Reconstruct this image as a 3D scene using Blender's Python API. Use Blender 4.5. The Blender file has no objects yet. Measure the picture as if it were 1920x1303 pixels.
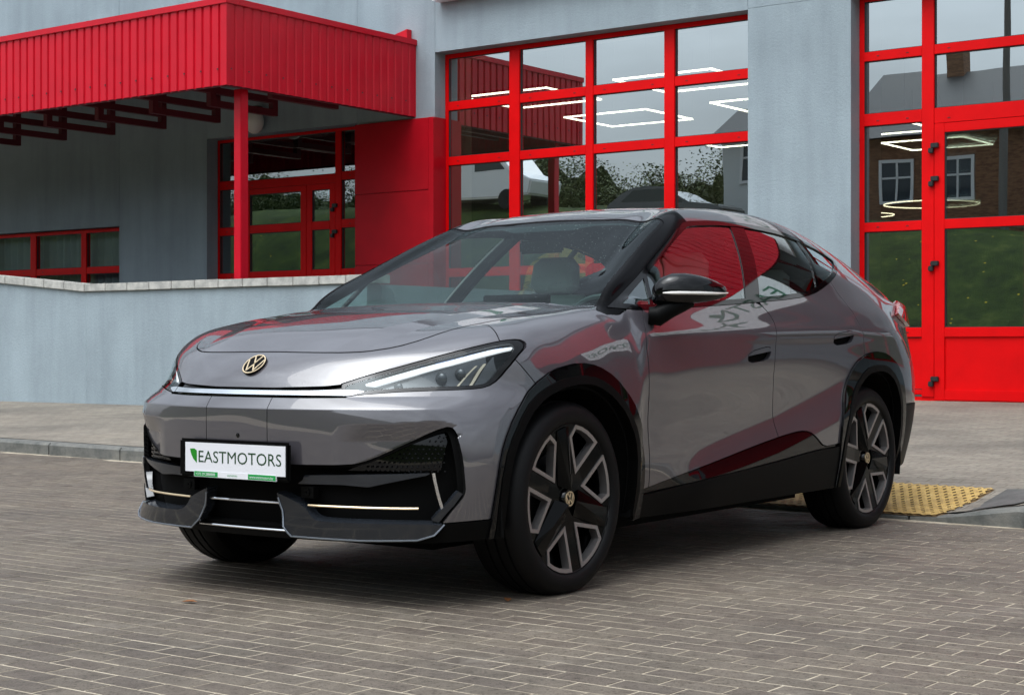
import bpy, bmesh, math, random
import numpy as np
from mathutils import Vector, Matrix
from mathutils.geometry import delaunay_2d_cdt

# ------------------------------------------------------------------ camera, sky, sun, exposure
sc = bpy.context.scene
COL = sc.collection
R = math.radians
cam = bpy.data.objects.new('camera', bpy.data.cameras.new('camera'))
COL.objects.link(cam); sc.camera = cam
cam.location = (0, 0, .935)
cam.rotation_euler = (R(90 - .079), 0, 0)
cam.data.sensor_width = 36
cam.data.lens = 36 * 3101 / 1920
cam.data.clip_start = .1
cam.data.clip_end = 2000

SUN_EL, SUN_AZ = R(62), R(222)          # azimuth clockwise from +Y
world = bpy.data.worlds.new('World'); sc.world = world
world.use_nodes = True
wn = world.node_tree.nodes; wl = world.node_tree.links
bg = wn['Background']
sky = wn.new('ShaderNodeTexSky'); sky.sky_type = 'NISHITA'
sky.sun_disc = False; sky.sun_elevation = SUN_EL; sky.sun_rotation = SUN_AZ
sky.air_density = 1.0; sky.dust_density = 2.0
# overcast: most of the blue is hidden behind an uneven cloud layer
bw = wn.new('ShaderNodeRGBToBW'); wl.new(sky.outputs[0], bw.inputs[0])
tint = wn.new('ShaderNodeMixRGB'); tint.blend_type = 'MULTIPLY'; tint.inputs[0].default_value = 1
tint.inputs[2].default_value = (.93, 1.0, 1.06, 1)
wl.new(bw.outputs[0], tint.inputs[1])
mixc = wn.new('ShaderNodeMixRGB'); mixc.inputs[0].default_value = .86
wl.new(sky.outputs[0], mixc.inputs[1]); wl.new(tint.outputs[0], mixc.inputs[2])
tc = wn.new('ShaderNodeTexCoord')
mp = wn.new('ShaderNodeMapping'); mp.inputs['Scale'].default_value = (1, 1, 2.6)
wl.new(tc.outputs['Generated'], mp.inputs[0])
ns = wn.new('ShaderNodeTexNoise'); ns.inputs['Scale'].default_value = 2.3
ns.inputs['Detail'].default_value = 6; ns.inputs['Roughness'].default_value = .55
wl.new(mp.outputs[0], ns.inputs['Vector'])
cr = wn.new('ShaderNodeMapRange'); cr.inputs[1].default_value = .3; cr.inputs[2].default_value = .72
cr.inputs[3].default_value = .72; cr.inputs[4].default_value = 1.45
wl.new(ns.outputs[0], cr.inputs[0])
mulc = wn.new('ShaderNodeMixRGB'); mulc.blend_type = 'MULTIPLY'; mulc.inputs[0].default_value = 1
wl.new(mixc.outputs[0], mulc.inputs[1]); wl.new(cr.outputs[0], mulc.inputs[2])
sx = wn.new('ShaderNodeSeparateXYZ'); wl.new(tc.outputs['Generated'], sx.inputs[0])
gr_ = wn.new('ShaderNodeMapRange'); gr_.inputs[1].default_value = 0; gr_.inputs[2].default_value = 1   # overcast law: brighter overhead
gr_.inputs[3].default_value = .30; gr_.inputs[4].default_value = 1.8
wl.new(sx.outputs['Z'], gr_.inputs[0])
mul2 = wn.new('ShaderNodeMixRGB'); mul2.blend_type = 'MULTIPLY'; mul2.inputs[0].default_value = 1
wl.new(mulc.outputs[0], mul2.inputs[1]); wl.new(gr_.outputs[0], mul2.inputs[2])
wl.new(mul2.outputs[0], bg.inputs['Color'])
bg.inputs['Strength'].default_value = .15

sun = bpy.data.objects.new('sun', bpy.data.lights.new('sun', 'SUN'))
COL.objects.link(sun)
sun.data.energy = .5; sun.data.angle = R(55); sun.data.color = (1, .97, .93)
sd = Vector((math.sin(SUN_AZ) * math.cos(SUN_EL), math.cos(SUN_AZ) * math.cos(SUN_EL), math.sin(SUN_EL)))
sun.rotation_euler = sd.to_track_quat('Z', 'Y').to_euler()
sun.location = sd * 60

vs = sc.view_settings
vs.view_transform = 'Standard'; vs.look = 'None'; vs.exposure = 1.05; vs.gamma = 1
vs.use_curve_mapping = False
try:
    sc.cycles.max_bounces = 8; sc.cycles.glossy_bounces = 5; sc.cycles.transparent_max_bounces = 16
    sc.cycles.caustics_reflective = False; sc.cycles.caustics_refractive = False
except Exception: pass
rnd = random.Random(7)

# ------------------------------------------------------------------ materials
def mat(name, col=(.5, .5, .5), rough=.5, metal=0, coat=0, coat_rough=.03, spec=.5, emit=None, es=1):
    m = bpy.data.materials.new(name); m.use_nodes = True
    b = m.node_tree.nodes['Principled BSDF']
    b.inputs['Base Color'].default_value = (*col, 1); b.inputs['Roughness'].default_value = rough
    b.inputs['Metallic'].default_value = metal; b.inputs['Coat Weight'].default_value = coat
    b.inputs['Coat Roughness'].default_value = coat_rough; b.inputs['Specular IOR Level'].default_value = spec
    if emit:
        b.inputs['Emission Color'].default_value = (*emit, 1); b.inputs['Emission Strength'].default_value = es
    return m
def N(m, t, **kw):
    n = m.node_tree.nodes.new(t)
    for k, v in kw.items():
        if hasattr(n, k): setattr(n, k, v)
        else: n.inputs[k].default_value = v
    return n
def L(m, a, b): m.node_tree.links.new(a, b)
def BS(m): return m.node_tree.nodes['Principled BSDF']
def ramp(m, src, stops):
    r = N(m, 'ShaderNodeValToRGB'); e = r.color_ramp.elements
    while len(e) < len(stops): e.new(.5)
    for el, (p, c) in zip(e, stops): el.position = p; el.color = (*c, 1)
    L(m, src, r.inputs[0]); return r.outputs[0]
def coords(m, kind='Object', scale=(1, 1, 1)):
    t = N(m, 'ShaderNodeTexCoord'); p = N(m, 'ShaderNodeMapping'); p.inputs['Scale'].default_value = scale
    L(m, t.outputs[kind], p.inputs[0]); return p.outputs[0]
def noise(m, vec, scale, detail=4, rough=.55, dist=0):
    n = N(m, 'ShaderNodeTexNoise'); L(m, vec, n.inputs['Vector'])
    n.inputs['Scale'].default_value = scale; n.inputs['Detail'].default_value = detail
    n.inputs['Roughness'].default_value = rough; n.inputs['Distortion'].default_value = dist
    return n.outputs[0]
def bump(m, h, strength=.2, dist=.01, nrm=None):
    b = N(m, 'ShaderNodeBump'); b.inputs['Strength'].default_value = strength; b.inputs['Distance'].default_value = dist
    L(m, h, b.inputs['Height'])
    if nrm is not None: L(m, nrm, b.inputs['Normal'])
    L(m, b.outputs[0], BS(m).inputs['Normal']); return b.outputs[0]
def mixcol(m, a, b, f, mode='MIX'):
    x = N(m, 'ShaderNodeMixRGB', blend_type=mode)
    for i, s in ((0, f), (1, a), (2, b)):
        if isinstance(s, (int, float)): x.inputs[i].default_value = s
        elif isinstance(s, tuple): x.inputs[i].default_value = (*s, 1)
        else: L(m, s, x.inputs[i])
    return x.outputs[0]
def geo_vec(m):
    g = N(m, 'ShaderNodeNewGeometry'); return g
def stucco(name, col, var=.12):
    m = mat(name, col, .85, spec=.25); v = coords(m)
    n1 = noise(m, v, 1.1, 5, .6); n2 = noise(m, coords(m, scale=(2.2, 2.2, .25)), 1.6, 5, .6)
    c = ramp(m, n1, [(.3, tuple(x * (1 - var) for x in col)), (.7, tuple(min(1, x * (1 + var * .6)) for x in col))])
    c2 = ramp(m, n2, [(.40, (1.03, 1.03, 1.03)), (.58, (.94, .94, .945)), (.75, (.84, .845, .85))])
    gr__ = ramp(m, noise(m, v, 70, 3, .7), [(.35, (.94, .94, .94)), (.65, (1.04, 1.04, 1.04))])
    L(m, mixcol(m, mixcol(m, c, c2, 1.0, 'MULTIPLY'), gr__, 1., 'MULTIPLY'), BS(m).inputs['Base Color'])
    bump(m, noise(m, v, 34, 6, .7), .35, .015); return m
def glass(name, tintc=(.85, .93, .9), f0=.06, gain=1.0, rough=0, solid=None, wob=0):
    """thin pane: see-through tint plus a mirror share that grows towards grazing view"""
    m = bpy.data.materials.new(name); m.use_nodes = True
    nt = m.node_tree; nt.nodes.remove(nt.nodes['Principled BSDF'])
    out = nt.nodes['Material Output']
    tr = nt.nodes.new('ShaderNodeBsdfTransparent'); tr.inputs[0].default_value = (*tintc, 1)
    gl = nt.nodes.new('ShaderNodeBsdfGlossy'); gl.inputs['Roughness'].default_value = rough
    gl.inputs['Color'].default_value = (.90, .98, 1, 1)
    if wob:
        t = nt.nodes.new('ShaderNodeTexCoord'); n = nt.nodes.new('ShaderNodeTexNoise')
        n.inputs['Scale'].default_value = 1.1; n.inputs['Detail'].default_value = 1
        nt.links.new(t.outputs['Object'], n.inputs['Vector'])
        b = nt.nodes.new('ShaderNodeBump'); b.inputs['Strength'].default_value = wob; b.inputs['Distance'].default_value = .02
        nt.links.new(n.outputs[0], b.inputs['Height']); nt.links.new(b.outputs[0], gl.inputs['Normal'])
    ge = nt.nodes.new('ShaderNodeNewGeometry'); dp = nt.nodes.new('ShaderNodeVectorMath'); dp.operation = 'DOT_PRODUCT'
    nt.links.new(ge.outputs['Incoming'], dp.inputs[0]); nt.links.new(ge.outputs['Normal'], dp.inputs[1])
    def mth(op, x, y=None, cl=False):
        q = nt.nodes.new('ShaderNodeMath'); q.operation = op; q.use_clamp = cl
        for k_, w_ in enumerate((x, y)):
            if w_ is None: continue
            if isinstance(w_, (int, float)): q.inputs[k_].default_value = w_
            else: nt.links.new(w_, q.inputs[k_])
        return q.outputs[0]
    fz = mth('POWER', mth('SUBTRACT', 1.0, mth('ABSOLUTE', dp.outputs['Value']), True), 4.0)
    mu = mth('ADD', mth('MULTIPLY', fz, gain), f0, True)      # Schlick-like, the same from both sides of the sheet
    mx = nt.nodes.new('ShaderNodeMixShader')
    nt.links.new(mu, mx.inputs[0]); nt.links.new(tr.outputs[0], mx.inputs[1]); nt.links.new(gl.outputs[0], mx.inputs[2])
    nt.links.new(mx.outputs[0], out.inputs[0]); return m

M = {}
M['wall'] = stucco('wall stucco', (.315, .378, .412))
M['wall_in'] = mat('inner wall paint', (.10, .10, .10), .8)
M['reveal'] = mat('beige inner reveal', (.36, .33, .28), .8)
M['beige'] = mat('beige inner wall', (.25, .245, .19), .8)
M['cap'] = mat('cap stone', (.46, .45, .41), .85)
v = coords(M['cap']); L(M['cap'], ramp(M['cap'], noise(M['cap'], v, 7, 6, .65), [(.3, (.27, .27, .255)), (.6, (.50, .49, .45)), (.8, (.60, .58, .52))]), BS(M['cap']).inputs['Base Color'])
bump(M['cap'], noise(M['cap'], v, 60, 4), .4, .006)
def painted(name, col, rough, coat=0):
    m = mat(name, col, rough, coat=coat); v = coords(m)
    n = noise(m, v, 3.0, 4)
    L(m, ramp(m, n, [(.3, tuple(c * .9 for c in col)), (.7, tuple(min(1, c * 1.06) for c in col))]), BS(m).inputs['Base Color'])
    bump(m, noise(m, v, 9, 2), .05, .02); return m
M['red_clad'] = painted('red coated sheet', (.56, .004, .019), .32)
BS(M['red_clad']).inputs['Specular IOR Level'].default_value = .26
M['red_frame'] = painted('red frame paint', (.72, .0015, .003), .45)
BS(M['red_frame']).inputs['Specular IOR Level'].default_value = .14
M['red_panel'] = painted('red wall panel', (.50, .004, .014), .45)
BS(M['red_panel']).inputs['Specular IOR Level'].default_value = .2
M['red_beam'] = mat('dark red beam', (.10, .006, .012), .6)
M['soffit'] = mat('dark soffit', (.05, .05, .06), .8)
M['black'] = mat('black plastic', (.012, .012, .013), .5)
M['steel'] = mat('screw steel', (.05, .03, .03), .4)
M['bglass'] = glass('building pane', (.45, .52, .50), .50, .5, wob=.04)
M['led'] = mat('led tube', (1, .95, .85), .5, emit=(1, .88, .68), es=5)
M['led_soft'] = mat('soft ring light', (1, .9, .7), .5, emit=(1, .82, .55), es=2.6)
M['led_black'] = mat('lamp housing', (.02, .02, .02), .5)
M['globe'] = mat('frosted globe', (.8, .77, .72), .35)
M['sign'] = mat('white sign board', (.8, .81, .82), .4)
M['sign_green'] = mat('green sign letters', (.02, .16, .08), .4)
M['sign_dark'] = mat('dark letters', (.015, .06, .03), .4)
M['floor_in'] = mat('showroom floor', (.10, .10, .095), .35)
M['curtain'] = mat('pleated curtain', (.42, .44, .43), .9)

# ------------------------------------------------------------------ mesh helpers
class MB:
    def __init__(s): s.v = []; s.f = []; s.uv = None
    def add(s, vs, fs):
        o = len(s.v); s.v += [tuple(map(float, p)) for p in vs]; s.f += [tuple(i + o for i in f) for f in fs]; return s
    def box(s, x0, x1, y0, y1, z0, z1):
        return s.add([(x0, y0, z0), (x1, y0, z0), (x1, y1, z0), (x0, y1, z0), (x0, y0, z1), (x1, y0, z1), (x1, y1, z1), (x0, y1, z1)],
                     [(0, 3, 2, 1), (4, 5, 6, 7), (0, 1, 5, 4), (1, 2, 6, 5), (2, 3, 7, 6), (3, 0, 4, 7)])
    def tube(s, path, r, n=8, closed=False, cap=True):
        P = [Vector(p) for p in path]; k = len(P); rings = []
        up0 = None
        for i in range(k):
            a = P[i - 1] if (i > 0 or closed) else P[i]; b = P[(i + 1) % k] if (i < k - 1 or closed) else P[i]
            d = (b - a).normalized()
            if up0 is None:
                up0 = Vector((0, 0, 1)) if abs(d.z) < .9 else Vector((1, 0, 0))
            x = d.cross(up0); x = x.normalized() if x.length > 1e-6 else Vector((1, 0, 0)); y = x.cross(d).normalized()
            up0 = y
            rr = r[i] if isinstance(r, (list, tuple)) else r
            rings.append([P[i] + (x * math.cos(2 * math.pi * j / n) + y * math.sin(2 * math.pi * j / n)) * rr for j in range(n)])
        vs = [q for ring in rings for q in ring]; fs = []
        for i in range(k if closed else k - 1):
            for j in range(n):
                a, b = i * n + j, i * n + (j + 1) % n; c, d = ((i + 1) % k) * n + (j + 1) % n, ((i + 1) % k) * n + j
                fs.append((a, b, c, d))
        if cap and not closed:
            fs.append(tuple(range(n - 1, -1, -1))); fs.append(tuple((k - 1) * n + j for j in range(n)))
        return s.add(vs, fs)
    def prism(s, poly, fn, a, b):
        """polygon extruded between levels a and b ; fn(u,v,level)->xyz"""
        n = len(poly)
        vs = [fn(u, w, a) for u, w in poly] + [fn(u, w, b) for u, w in poly]
        fs = [tuple(range(n - 1, -1, -1)), tuple(range(n, 2 * n))] + [(i, (i + 1) % n, n + (i + 1) % n, n + i) for i in range(n)]
        return s.add(vs, fs)
    def lathe(s, prof, n, fn, closed=False):
        """prof (r,h); fn(c,s,h)->xyz where c,s are r*cos, r*sin"""
        k = len(prof); vs = []
        for j in range(n):
            c, q = math.cos(2 * math.pi * j / n), math.sin(2 * math.pi * j / n)
            vs += [fn(r * c, r * q, h) for r, h in prof]
        fs = []
        for j in range(n):
            for i in range(k if closed else k - 1):
                fs.append((j * k + i, j * k + (i + 1) % k, ((j + 1) % n) * k + (i + 1) % k, ((j + 1) % n) * k + i))
        return s.add(vs, fs)

BASE = {}
def tag(o, label=None, cat=None, group=None, kind=None):
    for k, v in (('label', label), ('category', cat), ('group', group), ('kind', kind)):
        if v: o[k] = v
    return o
def root_base(o):
    while o.parent: o = o.parent
    return BASE.get(o.name, (0, 0, 0))
def obj(name, mb, m, parent=None, smooth=False, bevel=0, sharp=None):
    me = bpy.data.meshes.new(name)
    bx, by, bz = root_base(parent) if parent else (0, 0, 0)
    me.from_pydata([(x - bx, y - by, z - bz) for x, y, z in mb.v], [], mb.f)
    for mm in (m if isinstance(m, (list, tuple)) else [m]): me.materials.append(mm)
    bm = bmesh.new(); bm.from_mesh(me); bmesh.ops.recalc_face_normals(bm, faces=bm.faces)
    if bevel:
        bmesh.ops.bevel(bm, geom=[e for e in bm.edges if len(e.link_faces) == 2 and e.calc_face_angle(0) > .5], offset=bevel, segments=2, affect='EDGES', clamp_overlap=True)
    bm.to_mesh(me); bm.free()
    o = bpy.data.objects.new(name, me); COL.objects.link(o)
    if parent: o.parent = parent
    if smooth:
        me.polygons.foreach_set('use_smooth', [True] * len(me.polygons))
        me.set_sharp_from_angle(angle=sharp or R(35))
    return o
TH = R(36.59)
def bw_(s, t, z=0):                        # building frame (s along the facade, t into it) -> world
    return Vector((s * math.cos(TH) + t * math.sin(TH), -s * math.sin(TH) + t * math.cos(TH), z))
def thing(name, label, cat, base=(0, 0, 0), group=None, kind=None, frame=True):
    o = bpy.data.objects.new(name, None); COL.objects.link(o); o.empty_display_size = .2
    BASE[o.name] = base
    if frame: o.location = bw_(*base); o.rotation_euler = (0, 0, -TH)
    else: o.location = base
    return tag(o, label, cat, group, kind)
def flat(name, mb, m, **kw):               # a top-level mesh in the building frame
    o = obj(name, mb, m, None, **{k: v for k, v in kw.items() if k in ('smooth', 'bevel', 'sharp')})
    o.rotation_euler = (0, 0, -TH)
    return tag(o, kw.get('label'), kw.get('cat'), kw.get('group'), kw.get('kind'))
def text_mb(txt, size, fn, depth=0, spacing=1.0, width=None):
    """flat lettering from the built-in font ; fn(u,v)->xyz"""
    cu = bpy.data.curves.new('t', 'FONT'); cu.body = txt; cu.size = size; cu.space_character = spacing; cu.resolution_u = 3
    o = bpy.data.objects.new('t', cu); COL.objects.link(o)
    dg = bpy.context.evaluated_depsgraph_get(); dg.update()
    me = bpy.data.meshes.new_from_object(o.evaluated_get(dg))
    P = [(v.co.x, v.co.y) for v in me.vertices]
    F = [tuple(p.vertices) for p in me.polygons]
    bpy.data.objects.remove(o); bpy.data.curves.remove(cu); bpy.data.meshes.remove(me)
    x0, x1 = min(p[0] for p in P), max(p[0] for p in P)
    k = (width / (x1 - x0)) if width else 1
    mb = MB(); mb.add([fn((x - x0) * k, y) for x, y in P], F); return mb

# ------------------------------------------------------------------ ground, paving, kerb
KT = lambda s: 8.35 - .0716 * (s + 2.94)                  # kerb line t(s)
def sst(a, b, x):
    x = min(1, max(0, (x - a) / (b - a))); return x * x * (3 - 2 * x)
def dip(s):                                               # dropped kerb at the yellow ramp
    return sst(-5.9, -5.2, s) * (1 - sst(-3.5, -2.95, s))
def pave_z(s, t):
    d = t - KT(s)
    return .10 + .036 * max(0, d) - .082 * dip(s) * (1 - sst(.25, 1.2, d))

m = M['soil'] = mat('ground earth', (.10, .095, .085), .95)
mb = MB(); mb.add([(-400, -400, -.05), (400, -400, -.05), (400, 400, -.05), (-400, 400, -.05)], [(0, 1, 2, 3)])
flat('ground', mb, m, kind='structure')

m = M['joint'] = mat('sand joint', (.40, .37, .31), .95)
v = coords(m); L(m, ramp(m, noise(m, v, 5, 6, .7), [(.30, (.15, .122, .088)), (.5, (.38, .325, .24)), (.68, (.52, .455, .345))]), BS(m).inputs['Base Color'])
m = M['paver'] = mat('concrete paver', (.2, .19, .17), .72, spec=.35)
v = coords(m)
gi = N(m, 'ShaderNodeNewGeometry'); oi = N(m, 'ShaderNodeObjectInfo')
ad = N(m, 'ShaderNodeMath', operation='ADD'); L(m, gi.outputs['Random Per Island'], ad.inputs[0]); L(m, oi.outputs['Random'], ad.inputs[1])
fr = N(m, 'ShaderNodeMath', operation='FRACT'); L(m, ad.outputs[0], fr.inputs[0])
base = ramp(m, fr.outputs[0], [(0, (.134, .111, .090)), (.35, (.148, .124, .101)), (.65, (.154, .131, .104)), (1, (.168, .142, .114))])
# world-anchored weather over the bricks
gp = N(m, 'ShaderNodeNewGeometry')
mpw = N(m, 'ShaderNodeMapping'); L(m, gp.outputs['Position'], mpw.inputs[0])
P_ = mpw.outputs[0]
speck = ramp(m, noise(m, P_, 150, 3, .7), [(.34, (.55, .54, .53)), (.5, (1, 1, 1)), (.72, (1.12, 1.1, 1.06))])
mott = ramp(m, noise(m, P_, 14, 5, .65), [(.3, (.72, .70, .68)), (.55, (1, 1, 1)), (.8, (1.1, 1.08, 1.03))])
patch = ramp(m, noise(m, P_, .9, 4, .6), [(.3, (.70, .70, .71)), (.55, (1.02, 1.01, .99)), (.75, (1.14, 1.12, 1.06))])
pit = ramp(m, noise(m, P_, 46, 5, .8), [(.38, (.36, .33, .31)), (.46, (1, 1, 1))])
c = mixcol(m, mixcol(m, base, pit, 1.0, 'MULTIPLY'), speck, 1.0, 'MULTIPLY'); c = mixcol(m, c, mott, 1.0, 'MULTIPLY'); c = mixcol(m, c, patch, 1.0, 'MULTIPLY')
# sand swept over the faces here and there
c = mixcol(m, c, (.37, .33, .27), ramp(m, noise(m, P_, 3.2, 6, .75), [(.56, (0, 0, 0)), (.8, (.45, .45, .45))]))
L(m, c, BS(m).inputs['Base Color'])
bump(m, noise(m, P_, 130, 3, .7), .5, .004)
L(m, ramp(m, noise(m, P_, 2.0, 3), [(.3, (.5, .5, .5)), (.7, (.8, .8, .8))]), BS(m).inputs['Roughness'])

S0, S1, T0, T1 = -24., 9., -3., 9.9
mb = MB(); mb.add([(-60, -8, -.0008), (40, -8, -.0008), (40, KT(40), -.0008), (-60, KT(-60), -.0008)], [(0, 1, 2, 3)])
road = flat('road', mb, M['joint'], kind='structure')
def brick_geo(l=.1965, w=.0945, c=.0022, h=.009):
    x, y = l / 2, w / 2
    return ([(-x + c, -y + c, 0), (x - c, -y + c, 0), (x - c, y - c, 0), (-x + c, y - c, 0),
             (-x, -y, -.003), (x, -y, -.003), (x, y, -.003), (-x, y, -.003), (-x, -y, -h), (x, -y, -h), (x, y, -h), (-x, y, -h)],
            [(0, 1, 2, 3), (4, 5, 1, 0), (5, 6, 2, 1), (6, 7, 3, 2), (7, 4, 0, 3), (8, 9, 5, 4), (9, 10, 6, 5), (10, 11, 7, 6), (11, 8, 4, 7)])
BV, BF = brick_geo()
def to_px(s, t, z=0):
    p = bw_(s, t, z); return 960 + 3101 * p.x / p.y, 647 - 3101 * (p.z - .935) / p.y, p.y
slots = []
nr = int((T1 - T0) / .1)
for j in range(nr):
    t = T0 + (j + .5) * .1
    off = (j % 2) * .1 + rnd.uniform(-.012, .012)
    for i in range(int((S1 - S0) / .2)):
        s = S0 + i * .2 + off
        if t > KT(s) - .06: continue
        p = bw_(s, t); u = vv = -1
        if p.y > .5: u, vv, d = to_px(s, t)
        vis = 0 < u < 1920 and vv < 1300
        slots.append((0 if vis else 1, p.y if vis else p.length, s, t))
slots.sort()
proto_me = []
for k in range(4):
    me = bpy.data.meshes.new('brick'); me.from_pydata([(x * rnd.uniform(.992, 1), y * rnd.uniform(.99, 1), z) for x, y, z in BV], [], BF); me.materials.append(M['paver']); proto_me.append(me)
rest = MB()
for k, (_, d, s, t) in enumerate(slots):
    dz = rnd.uniform(-.0003, .0009); rx, ry, rz = rnd.uniform(-.004, .004), rnd.uniform(-.002, .002), rnd.uniform(-.010, .010)
    if k < 300:
        o = bpy.data.objects.new('brick', proto_me[k % 4]); COL.objects.link(o); o.parent = road
        o.location = (s, t, dz); o.rotation_euler = (rx, ry, rz)
    else:
        cz, sz = math.cos(rz), math.sin(rz)
        rest.add([(s + x * cz - y * sz, t + x * sz + y * cz, z + dz + (y * rx - x * ry if z > -.008 else 0)) for x, y, z in BV], BF)
me = bpy.data.meshes.new('bricks'); me.from_pydata(rest.v, [], rest.f); me.materials.append(M['paver'])
o = bpy.data.objects.new('bricks', me); COL.objects.link(o); o.parent = road; o['kind'] = 'stuff'

# pavement in front of the building : small pavers, far enough to be a material with relief
m = M['pavement'] = mat('pavement pavers', (.3, .28, .25), .8, spec=.3)
v = coords(m)
bt = N(m, 'ShaderNodeTexBrick'); L(m, v, bt.inputs['Vector']); bt.offset = .5
for k_, x_ in (('Scale', 1.0), ('Mortar Size', .006), ('Brick Width', .2), ('Row Height', .1), ('Mortar Smooth', .3), ('Bias', 0.)): bt.inputs[k_].default_value = x_
bt.inputs['Color1'].default_value = (.225, .20, .168, 1); bt.inputs['Color2'].default_value = (.275, .248, .208, 1); bt.inputs['Mortar'].default_value = (.17, .15, .12, 1)
dirt = ramp(m, noise(m, v, .8, 6, .65), [(.3, (.64, .64, .64)), (.55, (.96, .95, .93)), (.75, (1.12, 1.09, 1.03))])
fine = ramp(m, noise(m, v, 28, 5, .7), [(.3, (.7, .69, .68)), (.55, (1, 1, 1)), (.75, (1.15, 1.13, 1.1))])
L(m, mixcol(m, mixcol(m, bt.outputs[0], dirt, 1., 'MULTIPLY'), fine, 1., 'MULTIPLY'), BS(m).inputs['Base Color'])
inv = N(m, 'ShaderNodeMath', operation='MULTIPLY_ADD'); L(m, bt.outputs['Fac'], inv.inputs[0]); inv.inputs[1].default_value = -1; inv.inputs[2].default_value = 1
hh = N(m, 'ShaderNodeMath', operation='ADD'); L(m, inv.outputs[0], hh.inputs[0]); L(m, noise(m, v, 40, 4), hh.inputs[1])
bump(m, hh.outputs[0], .5, .008)
mb = MB(); ss = [-60, -40, -28] + [-22 + .25 * i for i in range(100)] + [6, 12, 20, 40]
dd = [.16, .3, .5, .7, .9, 1.1, 1.3, 1.6, 2, 3, 4.5, 6, 7.2, 8.6]
vs_ = [(s, KT(s) + d if d < 6.5 else max(16.6, KT(s) + d), pave_z(s, KT(s) + d)) for s in ss for d in dd]
k = len(dd); mb.add(vs_, [(i * k + j, (i + 1) * k + j, (i + 1) * k + j + 1, i * k + j + 1) for i in range(len(ss) - 1) for j in range(k - 1)])
flat('pavement', mb, m, kind='structure', smooth=True)

m = M['kerb'] = mat('kerb concrete', (.27, .265, .25), .85)
v = coords(m); L(m, ramp(m, noise(m, v, 5, 6, .7), [(.3, (.06, .065, .06)), (.5, (.135, .135, .124)), (.75, (.22, .21, .185))]), BS(m).inputs['Base Color'])
bump(m, noise(m, v, 40, 4), .5, .008)
mb = MB()
for a in range(1): mb.box(-60, 40, 0, .01, -.3, -.28)
kerb = bpy.data.objects.new('kerb', bpy.data.meshes.new('kerb')); COL.objects.link(kerb); kerb.rotation_euler = (0, 0, -TH); kerb['kind'] = 'structure'
kb = MB()
for (a, b) in ((-60, -22.05), (6.05, 40)):
    kb.add([(a, KT(a), -.1), (b, KT(b), -.1), (b, KT(b), .1), (a, KT(a), .1), (b, KT(b) + .16, .1), (a, KT(a) + .16, .1)], [(0, 1, 2, 3), (3, 2, 4, 5)])
kerb.data.from_pydata(kb.v, [], kb.f); kerb.data.materials.append(m)
s = -22.05 + .47
while s < 6:
    L_ = 1.0; a, b = s + .006, s + L_ - .006
    q = MB(); st = 5; pts = []
    for i in range(st + 1):
        x = a + (b - a) * i / st; h = .102 - .082 * dip(x); c_ = .02 if h > .06 else .006; j = .004 * math.sin(7 * s)
        pts.append([(x, KT(x) + j, -.08), (x, KT(x) + j, h - c_), (x, KT(x) + j + c_, h), (x, KT(x) + .165, h), (x, KT(x) + .165, -.08)])
    vs_ = [p for r_ in pts for p in r_]
    fs_ = [(i * 5 + e, (i + 1) * 5 + e, (i + 1) * 5 + e + 1, i * 5 + e + 1) for i in range(st) for e in range(4)] + [(0, 1, 2, 3, 4), tuple(st * 5 + e for e in (4, 3, 2, 1, 0))]
    q.add(vs_, fs_); o = obj('kerb_stone', q, m, kerb); s += L_

# yellow expanded-metal ramp plate and the smooth flare beside it
m = M['yellow'] = mat('yellow ramp paint', (.50, .32, .09), .7)
v = coords(m); L(m, ramp(m, noise(m, v, 14, 5, .7), [(.3, (.33, .21, .07)), (.55, (.52, .34, .10)), (.8, (.60, .43, .17))]), BS(m).inputs['Base Color'])
ramp_t = thing('ramp_plate', 'yellow anti-slip ramp plate with diamond mesh lying across the dropped kerb behind the car', 'ramp plate', (-4.1, 8.5, .03))
A0, A1, D0, D1 = -4.85, -3.42, .0, .86
def rz_(s, d): return pave_z(s, KT(s) + .165 + max(0, d - .165)) + .004 if d > .165 else .102 - .082 * dip(s) + .004
ds_ = [D0, .08, .164, .169, .25, .35, .45, .55, .65, .75, D1]; as_ = [A0 + (A1 - A0) * i / 12 for i in range(13)]
q = MB().add([(s, KT(s) + d, rz_(s, d)) for s in as_ for d in ds_], [(i * 11 + j, (i + 1) * 11 + j, (i + 1) * 11 + j + 1, i * 11 + j + 1) for i in range(12) for j in range(10)])
M['yellow_d'] = mat('yellow plate base', (.17, .105, .04), .8)
obj('base_sheet', q, M['yellow_d'], ramp_t)
q = MB(); n_s, n_d = 26, 15
for i in range(n_s):
    for j in range(n_d):
        cs = A0 + (A1 - A0) * (i + .5 + .5 * (j % 2)) / n_s; cd = D0 + (D1 - D0) * (j + .5) / n_d
        if cs > A1 - .02: continue
        hs, hd = (A1 - A0) / n_s * .5, (D1 - D0) / n_d
        P4 = [(cs - hs, cd), (cs, cd - hd), (cs + hs, cd), (cs, cd + hd)]
        I4 = [(cs + (a - cs) * .42, cd + (b - cd) * .42) for a, b in P4]
        def pp(a, b, u): 
            b = min(D1, max(D0, b)); return (a, KT(a) + b, rz_(a, b) + u)
        vs_ = [pp(a, b, .009) for a, b in P4] + [pp(a, b, .006) for a, b in I4]
        q.add(vs_, [(0, 1, 5, 4), (1, 2, 6, 5), (2, 3, 7, 6), (3, 0, 4, 7)])
me_o = obj('diamond_mesh', q, M['yellow'], ramp_t); me_o['kind'] = 'stuff'
m = M['flare'] = mat('smooth concrete flare', (.13, .125, .12), .85)
v = coords(m); L(m, ramp(m, noise(m, v, 9, 5, .7), [(.3, (.065, .062, .058)), (.7, (.12, .115, .108))]), BS(m).inputs['Base Color']); bump(m, noise(m, v, 70, 3), .3, .004)
q = MB(); vs_ = []
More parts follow.
